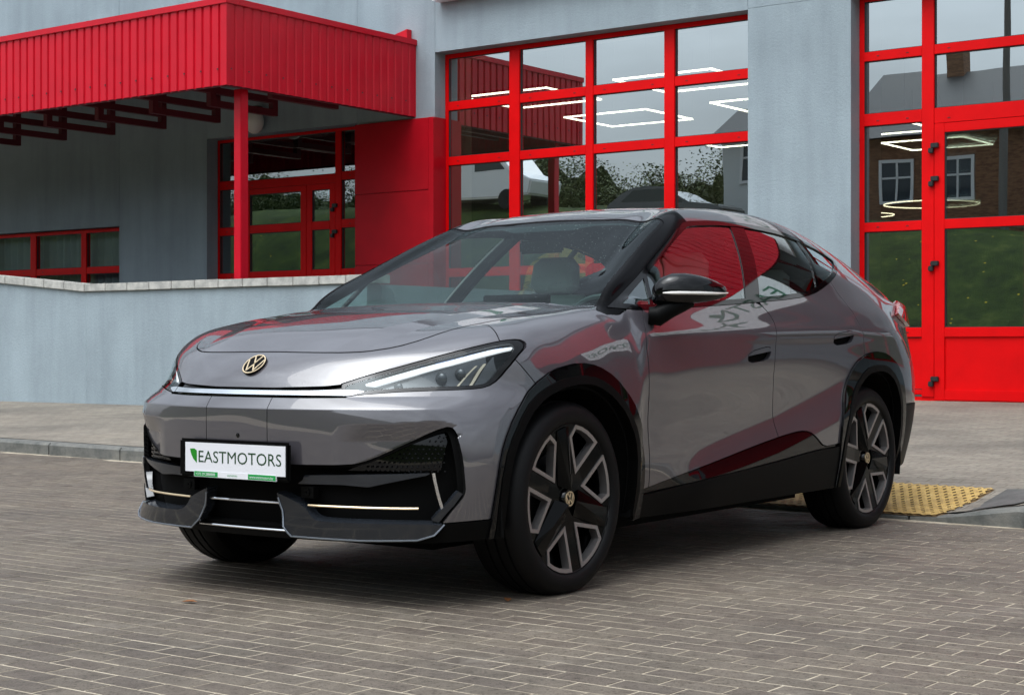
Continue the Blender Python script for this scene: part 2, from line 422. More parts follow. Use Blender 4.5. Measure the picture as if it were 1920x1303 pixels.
for i in range(13):
    for j in range(9):
        d = .168 + .70 * j / 8; s = -3.40 + (.05 + .30 * i / 12) * 1.0 + .12 * (j / 8) * (i / 12); vs_.append((s, KT(s) + d, pave_z(s, KT(s) + d) + .005))
q.add(vs_, [(i * 9 + j, (i + 1) * 9 + j, (i + 1) * 9 + j + 1, i * 9 + j + 1) for i in range(12) for j in range(8)])
flat('kerb_flare', q, m, kind='structure')

# ------------------------------------------------------------------ dealership building
bld = thing('dealership_building', 'grey blue rendered car dealership with red framed windows, door and corrugated entrance canopy', 'building', (-11, 16.25, 0))
def wbox(name, s0, s1, z0, z1, t0, t1, m, parent=bld, **k):
    return obj(name, MB().box(s0, s1, t0, t1, z0, z1), m, parent, **k)
G = .002
for (a, b, z0, z1) in ((-40, -24, -.3, 9), (-24, -19.33, 2.70, 9), (-24, -19.33, -.3, 1.25), (-19.33, -17.45, -.3, 9), (-17.45, -14.6, 3.85, 9), (-17.45, -14.6, -.3, .93),
                       (-14.6, -13.28, -.3, 9), (-13.28, -8.815, 4.64, 9), (-13.28, -8.815, -.3, .9), (-8.815, -7.58, -.3, 4.655), (-8.815, 30, 4.655, 9), (-3.9, -2.6, -.3, 4.655),
                       (-2.6, 1.2, -.3, .9), (1.2, 30, -.3, 4.655)):
    wbox('wall_panel', a + G, b - G, z0 + G, z1 - G, 16.25, 16.86, M['wall'])
wbox('wall_core', -39.9, 29.9, 4.70, 8.9, 16.4, 16.7, M['wall_in'])
# beige reveals seen through the panes
for (a, b, z0, z1) in ((-13.28, -8.815, .9, 4.64), (-7.58, -3.9, .33, 4.655), (-2.6, 1.2, .9, 4.655), (-17.45, -14.6, .95, 3.85)):
    wbox('inner_reveal', a - .13, a, z0, z1, 16.865, 16.99, M['reveal']); wbox('inner_reveal', b, b + .13, z0, z1, 16.865, 16.99, M['reveal'])
    wbox('inner_reveal', a - .13, b + .13, z1, z1 + .16, 16.865, 16.99, M['reveal'])
    wbox('inner_reveal', a - .001, a + .012, z0, z1, 16.545, 16.99, M['reveal']); wbox('inner_reveal', b - .012, b + .001, z0, z1, 16.545, 16.99, M['reveal'])
# room behind
wbox('inner_floor', -30, 12, .27, .33, 16.87, 32, M['floor_in'])
wbox('inner_ceiling', -30, 12, 5.3, 5.4, 16.87, 32, M['wall_in'])
wbox('inner_wall', -30, 12, .3, 5.3, 32, 32.2, M['wall_in'])
wbox('inner_wall', -14.65, -14.5, .33, 5.3, 17.0, 32, M['wall_in']); wbox('inner_wall', 11.8, 12, .33, 5.3, 17, 32, M['wall_in']); wbox('inner_wall', -30.2, -30, .33, 5.3, 17, 32, M['wall_in'])
wbox('inner_wall', -6.42, -5.2, .33, 5.3, 18.2, 18.35, M['beige'])
wbox('inner_wall', -29, -14.7, .33, 5.3, 18.6, 18.7, M['wall_in'])

def glazing(name, s0, s1, z0, z1, t, mull, trans, parent=bld, fw=.055, dep=.075, label=None):
    """frame with mullions (a,b) and transoms (za,zb,[s range]) ; each pane, mullion and transom is a piece of its own"""
    q = MB(); q.box(s0, s0 + fw, t, t + dep, z0, z1).box(s1 - fw, s1, t, t + dep, z0, z1).box(s0 + fw, s1 - fw, t, t + dep, z1 - fw, z1).box(s0 + fw, s1 - fw, t, t + dep, z0, z0 + fw)
    w = obj(name, q, M['red_frame'], parent, bevel=.004)
    if label: w['label'] = label
    cols = []; x = s0 + fw
    for a, b in mull:
        cols.append((x, a)); x = b
        obj('mullion', MB().box(a, b, t - .012, t + dep, z0 + fw, z1 - fw), M['red_frame'], w, bevel=.004)
    cols.append((x, s1 - fw))
    for ci, (a, b) in enumerate(cols):
        z = z0 + fw
        for za, zb in trans[ci] if isinstance(trans, dict) else trans:
            obj('transom', MB().box(a, b, t - .006, t + dep - .004, za, zb), M['red_frame'], w, bevel=.004)
            for cx_ in (a + .16, b - .16): obj('drain_cap', MB().box(cx_ - .014, cx_ + .014, t - .009, t - .005, za + .045, za + .053), M['black'], w)
            pane(a, b, z, za, t, w); z = zb
        pane(a, b, z, z1 - fw, t, w)
    return w
PANE = [None]
def pane(a, b, z0, z1, t, w, m=None):
    # thin gasket and a pane that stands a hair out of true, as real panes do
    q = MB(); g = .008
    tx, tz = rnd.uniform(-.0012, .0012), rnd.uniform(-.0012, .0012)
    y = lambda s_, z_: t + .03 + (s_ - a) * tx + (z_ - z0) * tz
    q.add([(a, y(a, z0), z0), (b, y(b, z0), z0), (b, y(b, z1), z1), (a, y(a, z1), z1)], [(0, 1, 2, 3)])
    obj('pane', q, PANE[0] or M['bglass'], w)
    q = MB(); q.box(a, a + g, t + .012, t + .028, z0, z1).box(b - g, b, t + .012, t + .028, z0, z1).box(a + g, b - g, t + .012, t + .028, z0, z0 + g).box(a + g, b - g, t + .012, t + .028, z1 - g, z1)
    obj('gasket', q, M['black'], w)
TR = [(1.95, 2.06), (3.22, 3.33), (3.92, 4.03)]
glazing('window', -13.277, -8.818, .903, 4.637, 16.45, [(-12.25, -12.09), (-11.11, -11.0), (-10.01, -9.87)], [(1.80, 1.91), (3.22, 3.33), (3.92, 4.03)], label='wide four column window with reflected canopy above the car')
glazing('window', -2.597, 1.197, .903, 4.652, 16.45, [(-1.4, -1.28), (-.2, -.08)], TR, label='three column window right of the glass door')
# the door front on the right
dw = glazing('door_front', -7.577, -3.903, .34, 4.652, 16.45, [(-6.87, -6.735), (-4.60, -4.465)], {0: [(.42, .47), (1.02, 1.12), (2.14, 2.24), (3.27, 3.40), (3.96, 4.06)], 1: [(3.24, 3.40), (3.96, 4.06)], 2: [(.42, .47), (1.02, 1.12), (2.14, 2.24), (3.27, 3.40), (3.96, 4.06)]}, label='red framed glass door front with fanlight')
for s_ in ((-7.52, -6.87), (-4.465, -3.96)):
    wbox('kick_panel', s_[0], s_[1], .47, 1.02, 16.468, 16.49, M['red_frame'], dw)
def leaf(s0, s1, z0, z1, t, rails, st, parent, hinges=(), hs=None, panel=None, handle=None):
    q = MB(); q.box(s0, s0 + st, t, t + .07, z0, z1).box(s1 - st, s1, t, t + .07, z0, z1)
    zs = [z0] + [x for r_ in rails for x in r_] + [z1]
    for za, zb in rails: q.box(s0 + st, s1 - st, t + .001, t + .069, za, zb)
    lf = obj('door_leaf', q, M['red_frame'], parent, bevel=.004)
    rs = sorted(rails)
    for (a, b), (c_, d_) in zip(rs[:-1], rs[1:]):
        if panel and abs(b - panel) < .02:
            obj('kick_panel', MB().box(s0 + st, s1 - st, t + .022, t + .045, b, c_), M['red_frame'], lf)
        else: pane(s0 + st, s1 - st, b, c_, t, lf)
    for z in hinges:
        q = MB(); q.box(hs, hs + .085, t - .035, t, z + .005, z + .055).box(hs - .022, hs + .03, t - .042, t - .001, z - .05, z + .004)
        obj('hinge', q, M['black'], lf, bevel=.006)
    if handle:
        q = MB(); q.tube([(handle, t - .06, z0 + .75), (handle, t - .06, z0 + 1.5)], .016, 10).tube([(handle, t - .06, z0 + .8), (handle, t + .01, z0 + .8)], .01, 8).tube([(handle, t - .06, z0 + 1.45), (handle, t + .01, z0 + 1.45)], .01, 8)
        obj('handle', q, M['black'], lf, smooth=True)
    return lf
RL = [(.365, .47), (1.02, 1.12), (2.14, 2.24), (3.14, 3.235)]
leaf(-6.731, -5.672, .36, 3.237, 16.437, RL, .11, dw, (2.98, 2.635, 1.755, .555), -6.762, .47, -5.73)
leaf(-5.666, -4.604, .36, 3.237, 16.437, RL, .11, dw, (), None, .47, -5.61)
# porch window and porch entrance under the canopy
M['bglass2'] = glass('porch pane', (.5, .62, .64), .34, .6, wob=.04)
M['bglass3'] = glass('clear porch pane', (.72, .82, .84), .10, .6, wob=.04); PANE[0] = M['bglass3']
pw = glazing('porch_window', -23.99, -19.335, 1.255, 2.695, 16.36, [(-22.75, -22.61), (-21.56, -21.42), (-20.33, -20.21)], [(2.02, 2.12)], label='low wide window with pale curtains under the canopy')
PANE[0] = M['bglass2']
q = MB(); x = -23.9; pts = []
while x < -19.36: pts.append((x, 16.62 + .035 * math.sin(x * 38))); x += .03
q.add([(a, b, 1.26) for a, b in pts] + [(a, b, 2.69) for a, b in pts], [(i, i + 1, len(pts) + i + 1, len(pts) + i) for i in range(len(pts) - 1)])
obj('curtain', q, M['curtain'], pw, smooth=True)
ew = glazing('entrance_front', -17.447, -14.603, .95, 3.847, 16.45, [(-16.985, -16.90), (-15.165, -15.06)], {0: [(1.84, 1.95), (2.49, 2.60), (3.14, 3.26)], 1: [(3.12, 3.24)], 2: [(1.85, 1.96), (2.51, 2.62), (3.15, 3.26)]}, fw=.04, label='shaded red framed entrance door front under the canopy')
leaf(-16.897, -15.70, .96, 3.117, 16.437, [(.965, 1.07), (1.85, 1.96), (2.50, 2.61), (3.04, 3.115)], .105, ew, (2.68, 2.24), -16.93)
leaf(-15.694, -15.168, .96, 3.117, 16.437, [(.965, 1.07), (1.85, 1.96), (2.50, 2.61), (3.04, 3.115)], .10, ew, (2.78, 2.43), -15.20)
# red wall panels and the red jamb beside the big window
rp = [(.93, 1.972), (1.976, 2.902), (2.906, 3.82)]
for i, (z0, z1) in enumerate(rp): wbox('red_cladding_panel', -14.6, -13.345, z0, z1, 16.20 + .004 * (i % 2), 16.248, M['red_panel'], bevel=.006)
wbox('red_jamb_sheet', -13.343, -13.262, .93, 3.82, 16.196, 16.248, M['red_panel']); wbox('red_jamb_sheet', -13.2795, -13.262, .93, 3.82, 16.2482, 16.449, M['red_panel'])
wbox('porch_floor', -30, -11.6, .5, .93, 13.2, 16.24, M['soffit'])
# sign over the window
sg = wbox('sign_board', -13.19, -3.4, 5.255, 6.6, 16.08, 16.24, M['sign'])
obj('sign_letters', text_mb('EASTMOTORS', 1.0, lambda u, v_: (-12.4 + u, 16.075, 5.55 + v_), width=7.8), M['sign_green'], sg)
# roof cornice
wbox('roof_cap', -40.2, 30.2, 9.0, 9.12, 16.1, 17.1, M['soffit'])

def canopy(s0, s1, t0, t1, z0, z1, name, label):
    """box canopy clad in trapezoid sheet on its front and right faces"""
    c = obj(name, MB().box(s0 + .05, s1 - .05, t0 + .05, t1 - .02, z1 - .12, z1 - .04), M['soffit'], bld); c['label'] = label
    per = [(0, 0), (.092, 0), (.102, .020), (.1215, .020), (.1375, 0)]
    def sheet(a, b, fn):
        pts = []; x = a
        while x < b - 1e-4:
            for dx, dy in per[:-1]:
                if x + dx < b: pts.append((x + dx, dy))
            x += .1375
        pts.append((b, 0)); n = len(pts)
        q = MB().add([fn(x_, y_, z0) for x_, y_ in pts] + [fn(x_, y_, z1 - .05) for x_, y_ in pts], [(i, i + 1, n + i + 1, n + i) for i in range(n - 1)])
        obj('cladding_sheet', q, M['red_clad'], c)
    w = .1375 * 8
    x = s1 - .09
    while x > s0 + .05: sheet(max(s0, x - w), x, lambda u, d, z: (u, t0 + d, z)); x -= w
    x = t0 + .02
    while x < t1 - .05: sheet(x, min(t1, x + w), lambda u, d, z: (s1 - d, u, z)); x += w
    obj('corner_trim', MB().box(s1 - .09, s1 + .006, t0 - .006, t0 + .02, z0 - .004, z1 - .045).box(s1 - .02, s1 + .006, t0 + .0205, t0 + .06, z0 - .004, z1 - .045), M['red_clad'], c)
    obj('flashing', MB().box(s0, s1 + .022, t0 - .022, t0 + .18, z1 - .072, z1).box(s1 - .18, s1 + .022, t0 + .1805, t1, z1 - .072, z1), M['red_clad'], c, bevel=.004)
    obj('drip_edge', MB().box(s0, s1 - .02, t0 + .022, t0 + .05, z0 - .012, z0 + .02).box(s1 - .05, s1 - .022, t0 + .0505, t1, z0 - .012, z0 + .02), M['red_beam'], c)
    q = MB(); x = s1 - .09 - .05
    while x > s0: q.box(x - .008, x + .008, t0 - .008, t0 + .001, z0 + .175, z0 + .191); x -= .275
    x = t0 + .07
    while x < t1: q.box(s1 - .001, s1 + .008, x - .008, x + .008, z0 + .175, z0 + .191); x += .275
    obj('screw_row', q, M['steel'], c)
    # steel frames hanging under the deck
    x = s1 - .42
    while x > s0 + .3:
        q = MB(); a, b = x - .04, x + .04
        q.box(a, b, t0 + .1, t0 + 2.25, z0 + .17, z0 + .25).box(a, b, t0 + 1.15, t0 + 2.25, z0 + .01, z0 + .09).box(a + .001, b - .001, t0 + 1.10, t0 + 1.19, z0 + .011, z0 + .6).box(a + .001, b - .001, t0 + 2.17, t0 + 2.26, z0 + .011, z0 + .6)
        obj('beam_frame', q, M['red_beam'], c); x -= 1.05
    return c
cn = canopy(-31, -13.59, 12.95, 16.246, 3.85, 4.83, 'entrance_canopy', 'red corrugated canopy over the entrance')
obj('roof_flashing', MB().add([(-13.93, 16.15, 4.835), (-13.66, 16.15, 4.835), (-13.66, 16.15, 4.965), (-13.93, 16.15, 4.90), (-13.93, 16.24, 4.835), (-13.66, 16.24, 4.835), (-13.66, 16.24, 4.965), (-13.93, 16.24, 4.90)], [(0, 1, 2, 3), (4, 7, 6, 5), (0, 4, 5, 1), (1, 5, 6, 2), (2, 6, 7, 3), (3, 7, 4, 0)]), M['red_clad'], cn)
c2 = canopy(-3.9, 7.0, 12.6, 16.246, 4.0, 6.1, 'side_canopy', 'second red corrugated canopy farther right along the facade')
obj('canopy_post', MB().box(1.6, 1.72, 12.9, 13.02, .2, 4.0).box(6.7, 6.82, 12.9, 13.02, .2, 4.0), M['red_clad'], c2)
wbox('red_cladding_panel', 1.3, 3.6, .2, 3.58, 16.19, 16.247, M['red_panel'])
# EASTMOTORS board on the second canopy's end, it shows as a reflection in the car door
sb = wbox('sign_board', -2.2, .8, 3.15, 3.98, 12.58, 12.62, M['sign'])
obj('sign_letters', text_mb('EASTMOTORS', .5, lambda u, v_: (-2.0 + u, 12.575, 3.36 + v_), width=2.6), M['sign_green'], sb)
# post of the near canopy
obj('canopy_post', MB().box(-13.85, -13.735, 13.31, 13.43, .93, 3.86), M['red_clad'], cn, bevel=.006)
# globe lamp on the porch wall
gl_ = thing('globe_lamp', 'frosted globe wall lamp above the shaded entrance door', 'wall lamp', (-16.35, 16.14, 3.98))
q = MB().lathe([(.001, .17), (.05, .165), (.09, .14), (.118, .09), (.128, .03), (.125, -.03), (.105, -.09), (.07, -.13), (.03, -.148), (.001, -.15)], 24, lambda c_, s_, h: (-16.35 + c_, 16.10 + s_, 3.98 - .0 + h))
obj('globe', q, M['globe'], gl_, smooth=True)
obj('bracket', MB().lathe([(.001, .16), (.06, .16), (.075, .20), (.075, .23), (.001, .23)], 16, lambda c_, s_, h: (-16.35 + c_, 16.15 + s_, 3.98 + h)), M['black'], gl_, smooth=True)

# parapet wall in front of the porch
par = thing('parapet_wall', 'low grey blue porch wall with pale stone capping below the canopy', 'wall', (-15, 13.07, .2))
q = MB(); q.box(-16.0 + .002, -11.5, 12.95, 13.15, .05, 1.575)
obj('wall_body', q, M['wall'], par)
q = MB(); q.add([(-24, 12.95, .05), (-16.0, 12.95, .05), (-16.0, 12.95, 1.575), (-24, 12.95, 2.25), (-24, 13.15, .05), (-16.0, 13.15, .05), (-16.0, 13.15, 1.575), (-24, 13.15, 2.25)], [(0, 1, 2, 3), (4, 7, 6, 5), (3, 2, 6, 7), (0, 3, 7, 4), (1, 5, 6, 2)])
obj('wall_body', q, M['wall'], par)
obj('wall_body', MB().box(-11.7, -11.5, 13.152, 16.19, .05, 1.575), M['wall'], par)
x = -16.0
while x < -11.5:
    l = .385; q = MB().box(x + .003, x + l - .003, 12.915, 13.19, 1.577 + rnd.uniform(0, .004), 1.672 + rnd.uniform(-.003, .003)); obj('cap_stone', q, M['cap'], par, bevel=.006); x += l
x = -16.0
while x > -23.8:
    l = .385; z0, z1 = 1.577 + (-16 - x) * .0844, 1.577 + (-16 - x + l) * .0844; a, b = x - l + .003, x - .003
    q = MB().add([(a, 12.915, z1), (b, 12.915, z0), (b, 13.19, z0), (a, 13.19, z1), (a, 12.915, z1 + .095), (b, 12.915, z0 + .095), (b, 13.19, z0 + .095), (a, 13.19, z1 + .095)], [(0, 3, 2, 1), (4, 5, 6, 7), (0, 1, 5, 4), (1, 2, 6, 5), (2, 3, 7, 6), (3, 0, 4, 7)])
    obj('cap_stone', q, M['cap'], par, bevel=.006); x -= l

# square led lamps in the showroom
proto = None; lab = 'glowing square LED lamp frame, %s column, %s row behind the big window'
for i, s_ in enumerate((-13.8, -11.36)):
    for j, t_ in enumerate((17.42, 19.85, 23.15, 25.48)):
        if proto is None:
            o = thing('ceiling_lamp', lab % ('left', 'first'), 'ceiling lamp', (s_, t_, 4.25), 'square showroom ceiling lamps')
            a, b, d = .0, 1.42, 1.3
            q = MB(); e_ = .013
            q.box(s_, s_ + b, t_, t_ + 2 * e_, 4.25, 4.27).box(s_, s_ + b, t_ + d - 2 * e_, t_ + d, 4.25, 4.27).box(s_, s_ + 2 * e_, t_ + 2 * e_, t_ + d - 2 * e_, 4.25, 4.27).box(s_ + b - 2 * e_, s_ + b, t_ + 2 * e_, t_ + d - 2 * e_, 4.25, 4.27)
            obj('led_tube', q, M['led'], o)
            q = MB(); q.box(s_, s_ + b, t_, t_ + 2 * e_, 4.272, 4.31).box(s_, s_ + b, t_ + d - 2 * e_, t_ + d, 4.272, 4.31)
            for c_, k_ in ((0, 0), (b - .01, 0), (0, d - .01), (b - .01, d - .01)): q.box(s_ + c_, s_ + c_ + .008, t_ + k_, t_ + k_ + .008, 4.31, 5.3)
            obj('lamp_housing', q, M['led_black'], o); proto = o
        else:
            o = proto.copy(); COL.objects.link(o); o.location = bw_(s_, t_, 4.25); o['label'] = lab % (('left', 'right')[i], ('first', 'second', 'third', 'fourth')[j])
            for ch in list(proto.children):
                c_ = ch.copy(); COL.objects.link(c_); c_.parent = o
for k_, (s_, t_, r_) in enumerate(((-11.1, 22.9, .62), (-10.45, 25.4, .75), (-12.35, 26.8, .6))):
    o = thing('ring_lamp', ['upper small glowing ring lamp hanging low in the showroom', 'middle wide glowing ring lamp hanging low in the showroom', 'lowest glowing ring lamp hanging low in the showroom'][k_], 'ring lamp', (s_, t_, 3.2), 'round showroom lamps')
    obj('led_ring', MB().tube([(s_ + r_ * math.cos(a), t_ + r_ * math.sin(a), 3.2) for a in [2 * math.pi * i / 40 for i in range(40)]], .010, 6, closed=True), M['led_soft'], o, smooth=True)
    obj('wires', MB().tube([(s_ + r_, t_, 3.2), (s_, t_, 5.3)], .003, 4).tube([(s_ - r_, t_, 3.2), (s_, t_, 5.3)], .003, 4), M['led_black'], o)
# a chair in the showroom
ch = thing('chair', 'slim pale chair standing inside behind the right glass door', 'chair', (-7.6, 20.0, .33))
q = MB()
for a, b in ((-7.85, 19.8), (-7.4, 19.8), (-7.85, 20.25), (-7.4, 20.25)): q.tube([(a, b, .33), (a * .7 - 7.62 * .3, b * .8 + 20.02 * .2, .78)], .012, 6)
M['chair'] = mat('pale chair', (.45, .45, .22), .6)
obj('legs', q, M['chair'], ch); obj('seat', MB().box(-7.84, -7.40, 19.8, 20.25, .78, .82), M['chair'], ch, bevel=.01)
q = MB().tube([(-7.84, 20.25, .8), (-7.87, 20.38, 1.25), (-7.37, 20.38, 1.25), (-7.40, 20.25, .8)], .013, 6).box(-7.85, -7.39, 20.36, 20.385, 1.05, 1.24)
obj('backrest', q, M['chair'], ch)

# a few dry leaves blown onto the paving
M['dry_leaf'] = mat('dry leaf', (.20, .075, .02), .7)
for k_, (s_, t_, a_, lab_) in enumerate(((-4.52, 4.12, .4, 'curled orange leaf on open paving left of the shadow under the car'), (-3.62, 4.85, 2.2, 'dark brown leaf lying flat on the paving in front of the front wheel'))):
    q = MB(); P8 = [(-.03, 0, .004), (-.012, .013, .010), (.012, .012, .012), (.034, .0, .006), (.012, -.012, .010), (-.012, -.013, .008), (0, 0, .005)]
    q.add([(s_ + x_ * math.cos(a_) - y_ * math.sin(a_), t_ + x_ * math.sin(a_) + y_ * math.cos(a_), z_) for x_, y_, z_ in P8], [(0, 1, 6), (1, 2, 6), (2, 3, 6), (3, 4, 6), (4, 5, 6), (5, 0, 6)])
    flat('dry_leaf', q, M['dry_leaf'], label=lab_, cat='leaf', group='dry leaves on the paving')

# ------------------------------------------------------------------ the far side of the street (seen in the panes and the paintwork)
def ss_(x, a, b): return sst(a, b, x)
def bank_z(s, t):
    top = 4.1 + max(0, min(2.2, (-14 - s) * .09))
    return -.02 + top * (1 - ss_(t, -14.5, -5.2)) + .12 * math.sin(s * .7) * math.sin(t * .9) * (1 - ss_(t, -8, -5.2))
m = M['grass'] = mat('rough grass', (.06, .085, .02), .9, spec=.2)
v = coords(m)
g1 = ramp(m, noise(m, v, 1.3, 6, .7), [(.3, (.010, .020, .004)), (.55, (.040, .066, .010)), (.75, (.095, .115, .022))])
vo = N(m, 'ShaderNodeTexVoronoi'); L(m, v, vo.inputs['Vector']); vo.inputs['Scale'].default_value = 2.6
fl = ramp(m, vo.outputs['Distance'], [(.06, (1, 1, 1)), (.10, (0, 0, 0))])
L(m, mixcol(m, g1, (.45, .34, .02), fl), BS(m).inputs['Base Color'])
bump(m, noise(m, v, 18, 5, .7), .9, .06)
S_ = [-120 + 2.5 * i for i in range(81)]; T_ = [-4.6, -5.2, -6, -7, -8, -9, -10, -11, -12, -13, -14.5, -18, -25, -40, -90]
mb = MB().add([(s, t, bank_z(s, t)) for s in S_ for t in T_], [(i * 15 + j, (i + 1) * 15 + j, (i + 1) * 15 + j + 1, i * 15 + j + 1) for i in range(80) for j in range(14)])
flat('grass_bank', mb, m, kind='structure', smooth=True)
def env_thing(name, label, cat, s, t, group=None): return thing(name, label, cat, (s, t, bank_z(s, t)), group)
# trees
M['bark'] = mat('bark', (.055, .045, .035), .9)
M['leaf'] = mat('leaves', (.055, .085, .02), .7, spec=.3); oi = N(M['leaf'], 'ShaderNodeNewGeometry')
L(M['leaf'], ramp(M['leaf'], oi.outputs['Random Per Island'], [(0, (.03, .05, .012)), (.6, (.07, .10, .024)), (1, (.12, .14, .04))]), BS(M['leaf']).inputs['Base Color'])
def tree(s, t, h, r, leaves, label, seed, group):
    rd = random.Random(seed); o = env_thing('tree', label, 'tree', s, t, group); z0 = bank_z(s, t)
    q = MB(); tips = []
    def br(p, d, l, rad, dep):
        e = p + d * l; mid = p + d * l * .5 + Vector((rd.uniform(-.08, .08), rd.uniform(-.08, .08), 0)) * l
        q.tube([p, mid, e], [rad, rad * .8, rad * .6], 5 if dep else 7, cap=False)
        if dep >= 4: tips.append(e); return
        tips.append(mid) if dep >= 3 else None
        for k in range(3 if dep else 4):
            a = rd.uniform(0, 6.28); nd = (d * .75 + Vector((math.cos(a), math.sin(a), rd.uniform(-.1, .55))) * .6).normalized()
            br(p + d * l * rd.uniform(.6, 1), nd, l * rd.uniform(.6, .8), rad * .55, dep + 1)
    br(Vector((s, t, z0 - .2)), Vector((0, 0, 1)), h * .32, h * .022, 0)
    obj('trunk', q, M['bark'], o)
    q = MB()
    for i in range(leaves):
        c = rd.choice(tips) + Vector((rd.gauss(0, r), rd.gauss(0, r), rd.gauss(0, r)))
        a, b, l = rd.uniform(0, 6.28), rd.uniform(-1, 1), rd.uniform(.03, .055)
        x = Vector((math.cos(a), math.sin(a), b)).normalized() * l; y = Vector((-math.sin(a), math.cos(a), rd.uniform(-1, 1))).normalized() * l * .6
        q.add([c - x, c + y, c + x, c - y], [(0, 1, 2, 3)])
    if leaves > 2000:
        for k in range(9):                                    # inner mass of the crown, so that only its edge is open
            p = rd.choice(tips); rr = r * rd.uniform(1.3, 2.2); n1, n2 = 7, 10
            q.add([p + Vector((math.sin(math.pi * i / n1) * math.cos(6.283 * j / n2), math.sin(math.pi * i / n1) * math.sin(6.283 * j / n2), math.cos(math.pi * i / n1))) * rr * rd.uniform(.75, 1.1) for i in range(n1 + 1) for j in range(n2)],
                  [(i * n2 + j, i * n2 + (j + 1) % n2, (i + 1) * n2 + (j + 1) % n2, (i + 1) * n2 + j) for i in range(n1) for j in range(n2)])
    obj('crown', q, M['leaf'], o)
tree(-33, -30, 7.5, .18, 700, 'half bare tree on the bank reflected in the big window', 3, 'trees across the street')
tree(-42, -22, 5.2, .35, 16000, 'leafy tree far left across the street', 4, 'trees across the street')
tree(-24, -26, 4.6, .35, 16000, 'leafy tree behind the white cottage', 5, 'trees across the street')
tree(-9, -24, 5.0, .35, 16000, 'leafy tree behind the brick house', 9, 'trees across the street')
q = MB(); rd = random.Random(12)
for i in range(60000):
    s = rd.uniform(-60, -20); t = -19.5 + rd.gauss(0, .8); h = 1.7 + .6 * math.sin(s * .8) + .4 * math.sin(s * 2.1)
    c = Vector((s, t, bank_z(s, t) + rd.uniform(0, h))); a = rd.uniform(0, 6.28); l = rd.uniform(.035, .075)
    x = Vector((math.cos(a), math.sin(a), rd.uniform(-1, 1))).normalized() * l; y = Vector((-math.sin(a), math.cos(a), rd.uniform(-1, 1))).normalized() * l * .6
    q.add([c - x, c + y, c + x, c - y], [(0, 1, 2, 3)])
ns_ = 160
for lay, (tt, hh) in enumerate(((-19.4, .72), (-20.2, .92))):
    P_s = [-61 + 42 * i / ns_ for i in range(ns_ + 1)]
    vs_ = []
    for s in P_s:
        h = hh * (1.7 + .6 * math.sin(s * .8) + .4 * math.sin(s * 2.1) + .18 * math.sin(s * 6.1 + lay)); z = bank_z(s, tt)
        vs_ += [(s, tt + .25 * math.sin(s * 3.3 + k_) * (k_ / 4), z - .2 + h * k_ / 4) for k_ in range(5)]
    q.add(vs_, [(i * 5 + k_, (i + 1) * 5 + k_, (i + 1) * 5 + k_ + 1, i * 5 + k_ + 1) for i in range(ns_) for k_ in range(4)])
o = flat('hedgerow', q, M['leaf'], kind='stuff', label='wild hedge along the top of the grass bank', cat='hedge')
# houses
M['brick_wall'] = mat('old brick', (.22, .11, .06), .85); v = coords(M['brick_wall'], scale=(1, 1, 1))
M['white_wall'] = mat('white rendered wall', (.62, .64, .64), .8); M['roof_dark'] = mat('dark roof sheet', (.028, .03, .034), .6); M['white_paint'] = mat('white window paint', (.7, .71, .72), .5)
M['dark_pane'] = mat('dark pane', (.03, .04, .05), .05)
L(M['brick_wall'], ramp(M['brick_wall'], noise(M['brick_wall'], coords(M['brick_wall'], scale=(3, 3, 12)), 1.5, 3), [(.35, (.14, .065, .035)), (.65, (.27, .14, .075))]), BS(M['brick_wall']).inputs['Base Color'])
def house(s0, s1, t0, t1, hw, hr, wm, label, wins):
    z = bank_z((s0 + s1) / 2, t1); o = thing('house', label, 'house', ((s0 + s1) / 2, (t0 + t1) / 2, z))
    obj('wall', MB().box(s0, s1, t0, t1, z - 1, z + hw), wm, o)
    tm = (t0 + t1) / 2; e_ = .45
    q = MB().add([(s0 - e_, t0 - e_, z + hw - .1), (s1 + e_, t0 - e_, z + hw - .1), (s1 + e_, tm, z + hr), (s0 - e_, tm, z + hr), (s0 - e_, t1 + e_, z + hw - .1), (s1 + e_, t1 + e_, z + hw - .1)], [(0, 1, 2, 3), (3, 2, 5, 4), (0, 3, 4), (1, 5, 2), (0, 4, 5, 1)])
    rf = obj('roof', q, M['roof_dark'], o)
    obj('chimney', MB().box(s0 + 2, s0 + 2.6, tm - .3, tm + .3, z + hr - .6, z + hr + .7), M['brick_wall'], rf)
    for a in wins:
        w = obj('window', MB().box(a - .55, a - .45, t1 + .001, t1 + .06, z + 1.3, z + 2.7).box(a + .45, a + .55, t1 + .001, t1 + .06, z + 1.3, z + 2.7).box(a - .45, a + .45, t1 + .001, t1 + .06, z + 1.3, z + 1.4).box(a - .45, a + .45, t1 + .001, t1 + .06, z + 2.6, z + 2.7).box(a - .03, a + .03, t1 + .001, t1 + .05, z + 1.4, z + 2.6).box(a - .45, a + .45, t1 + .001, t1 + .05, z + 2.1, z + 2.16), M['white_paint'], o)
        obj('pane', MB().box(a - .45, a + .45, t1 + .0005, t1 + .02, z + 1.4, z + 2.6), M['dark_pane'], w)
house(-27.4, -23.9, -19.5, -15.8, 2.9, 4.1, M['white_wall'], 'small white cottage with a dark roof on the grass bank', (-26.2, -24.6))
house(-23.3, -8.0, -24, -16.6, 3.5, 6.0, M['brick_wall'], 'long brick house with a dark roof across the street', (-21.6, -19.4, -16.6, -13.4, -10.2))
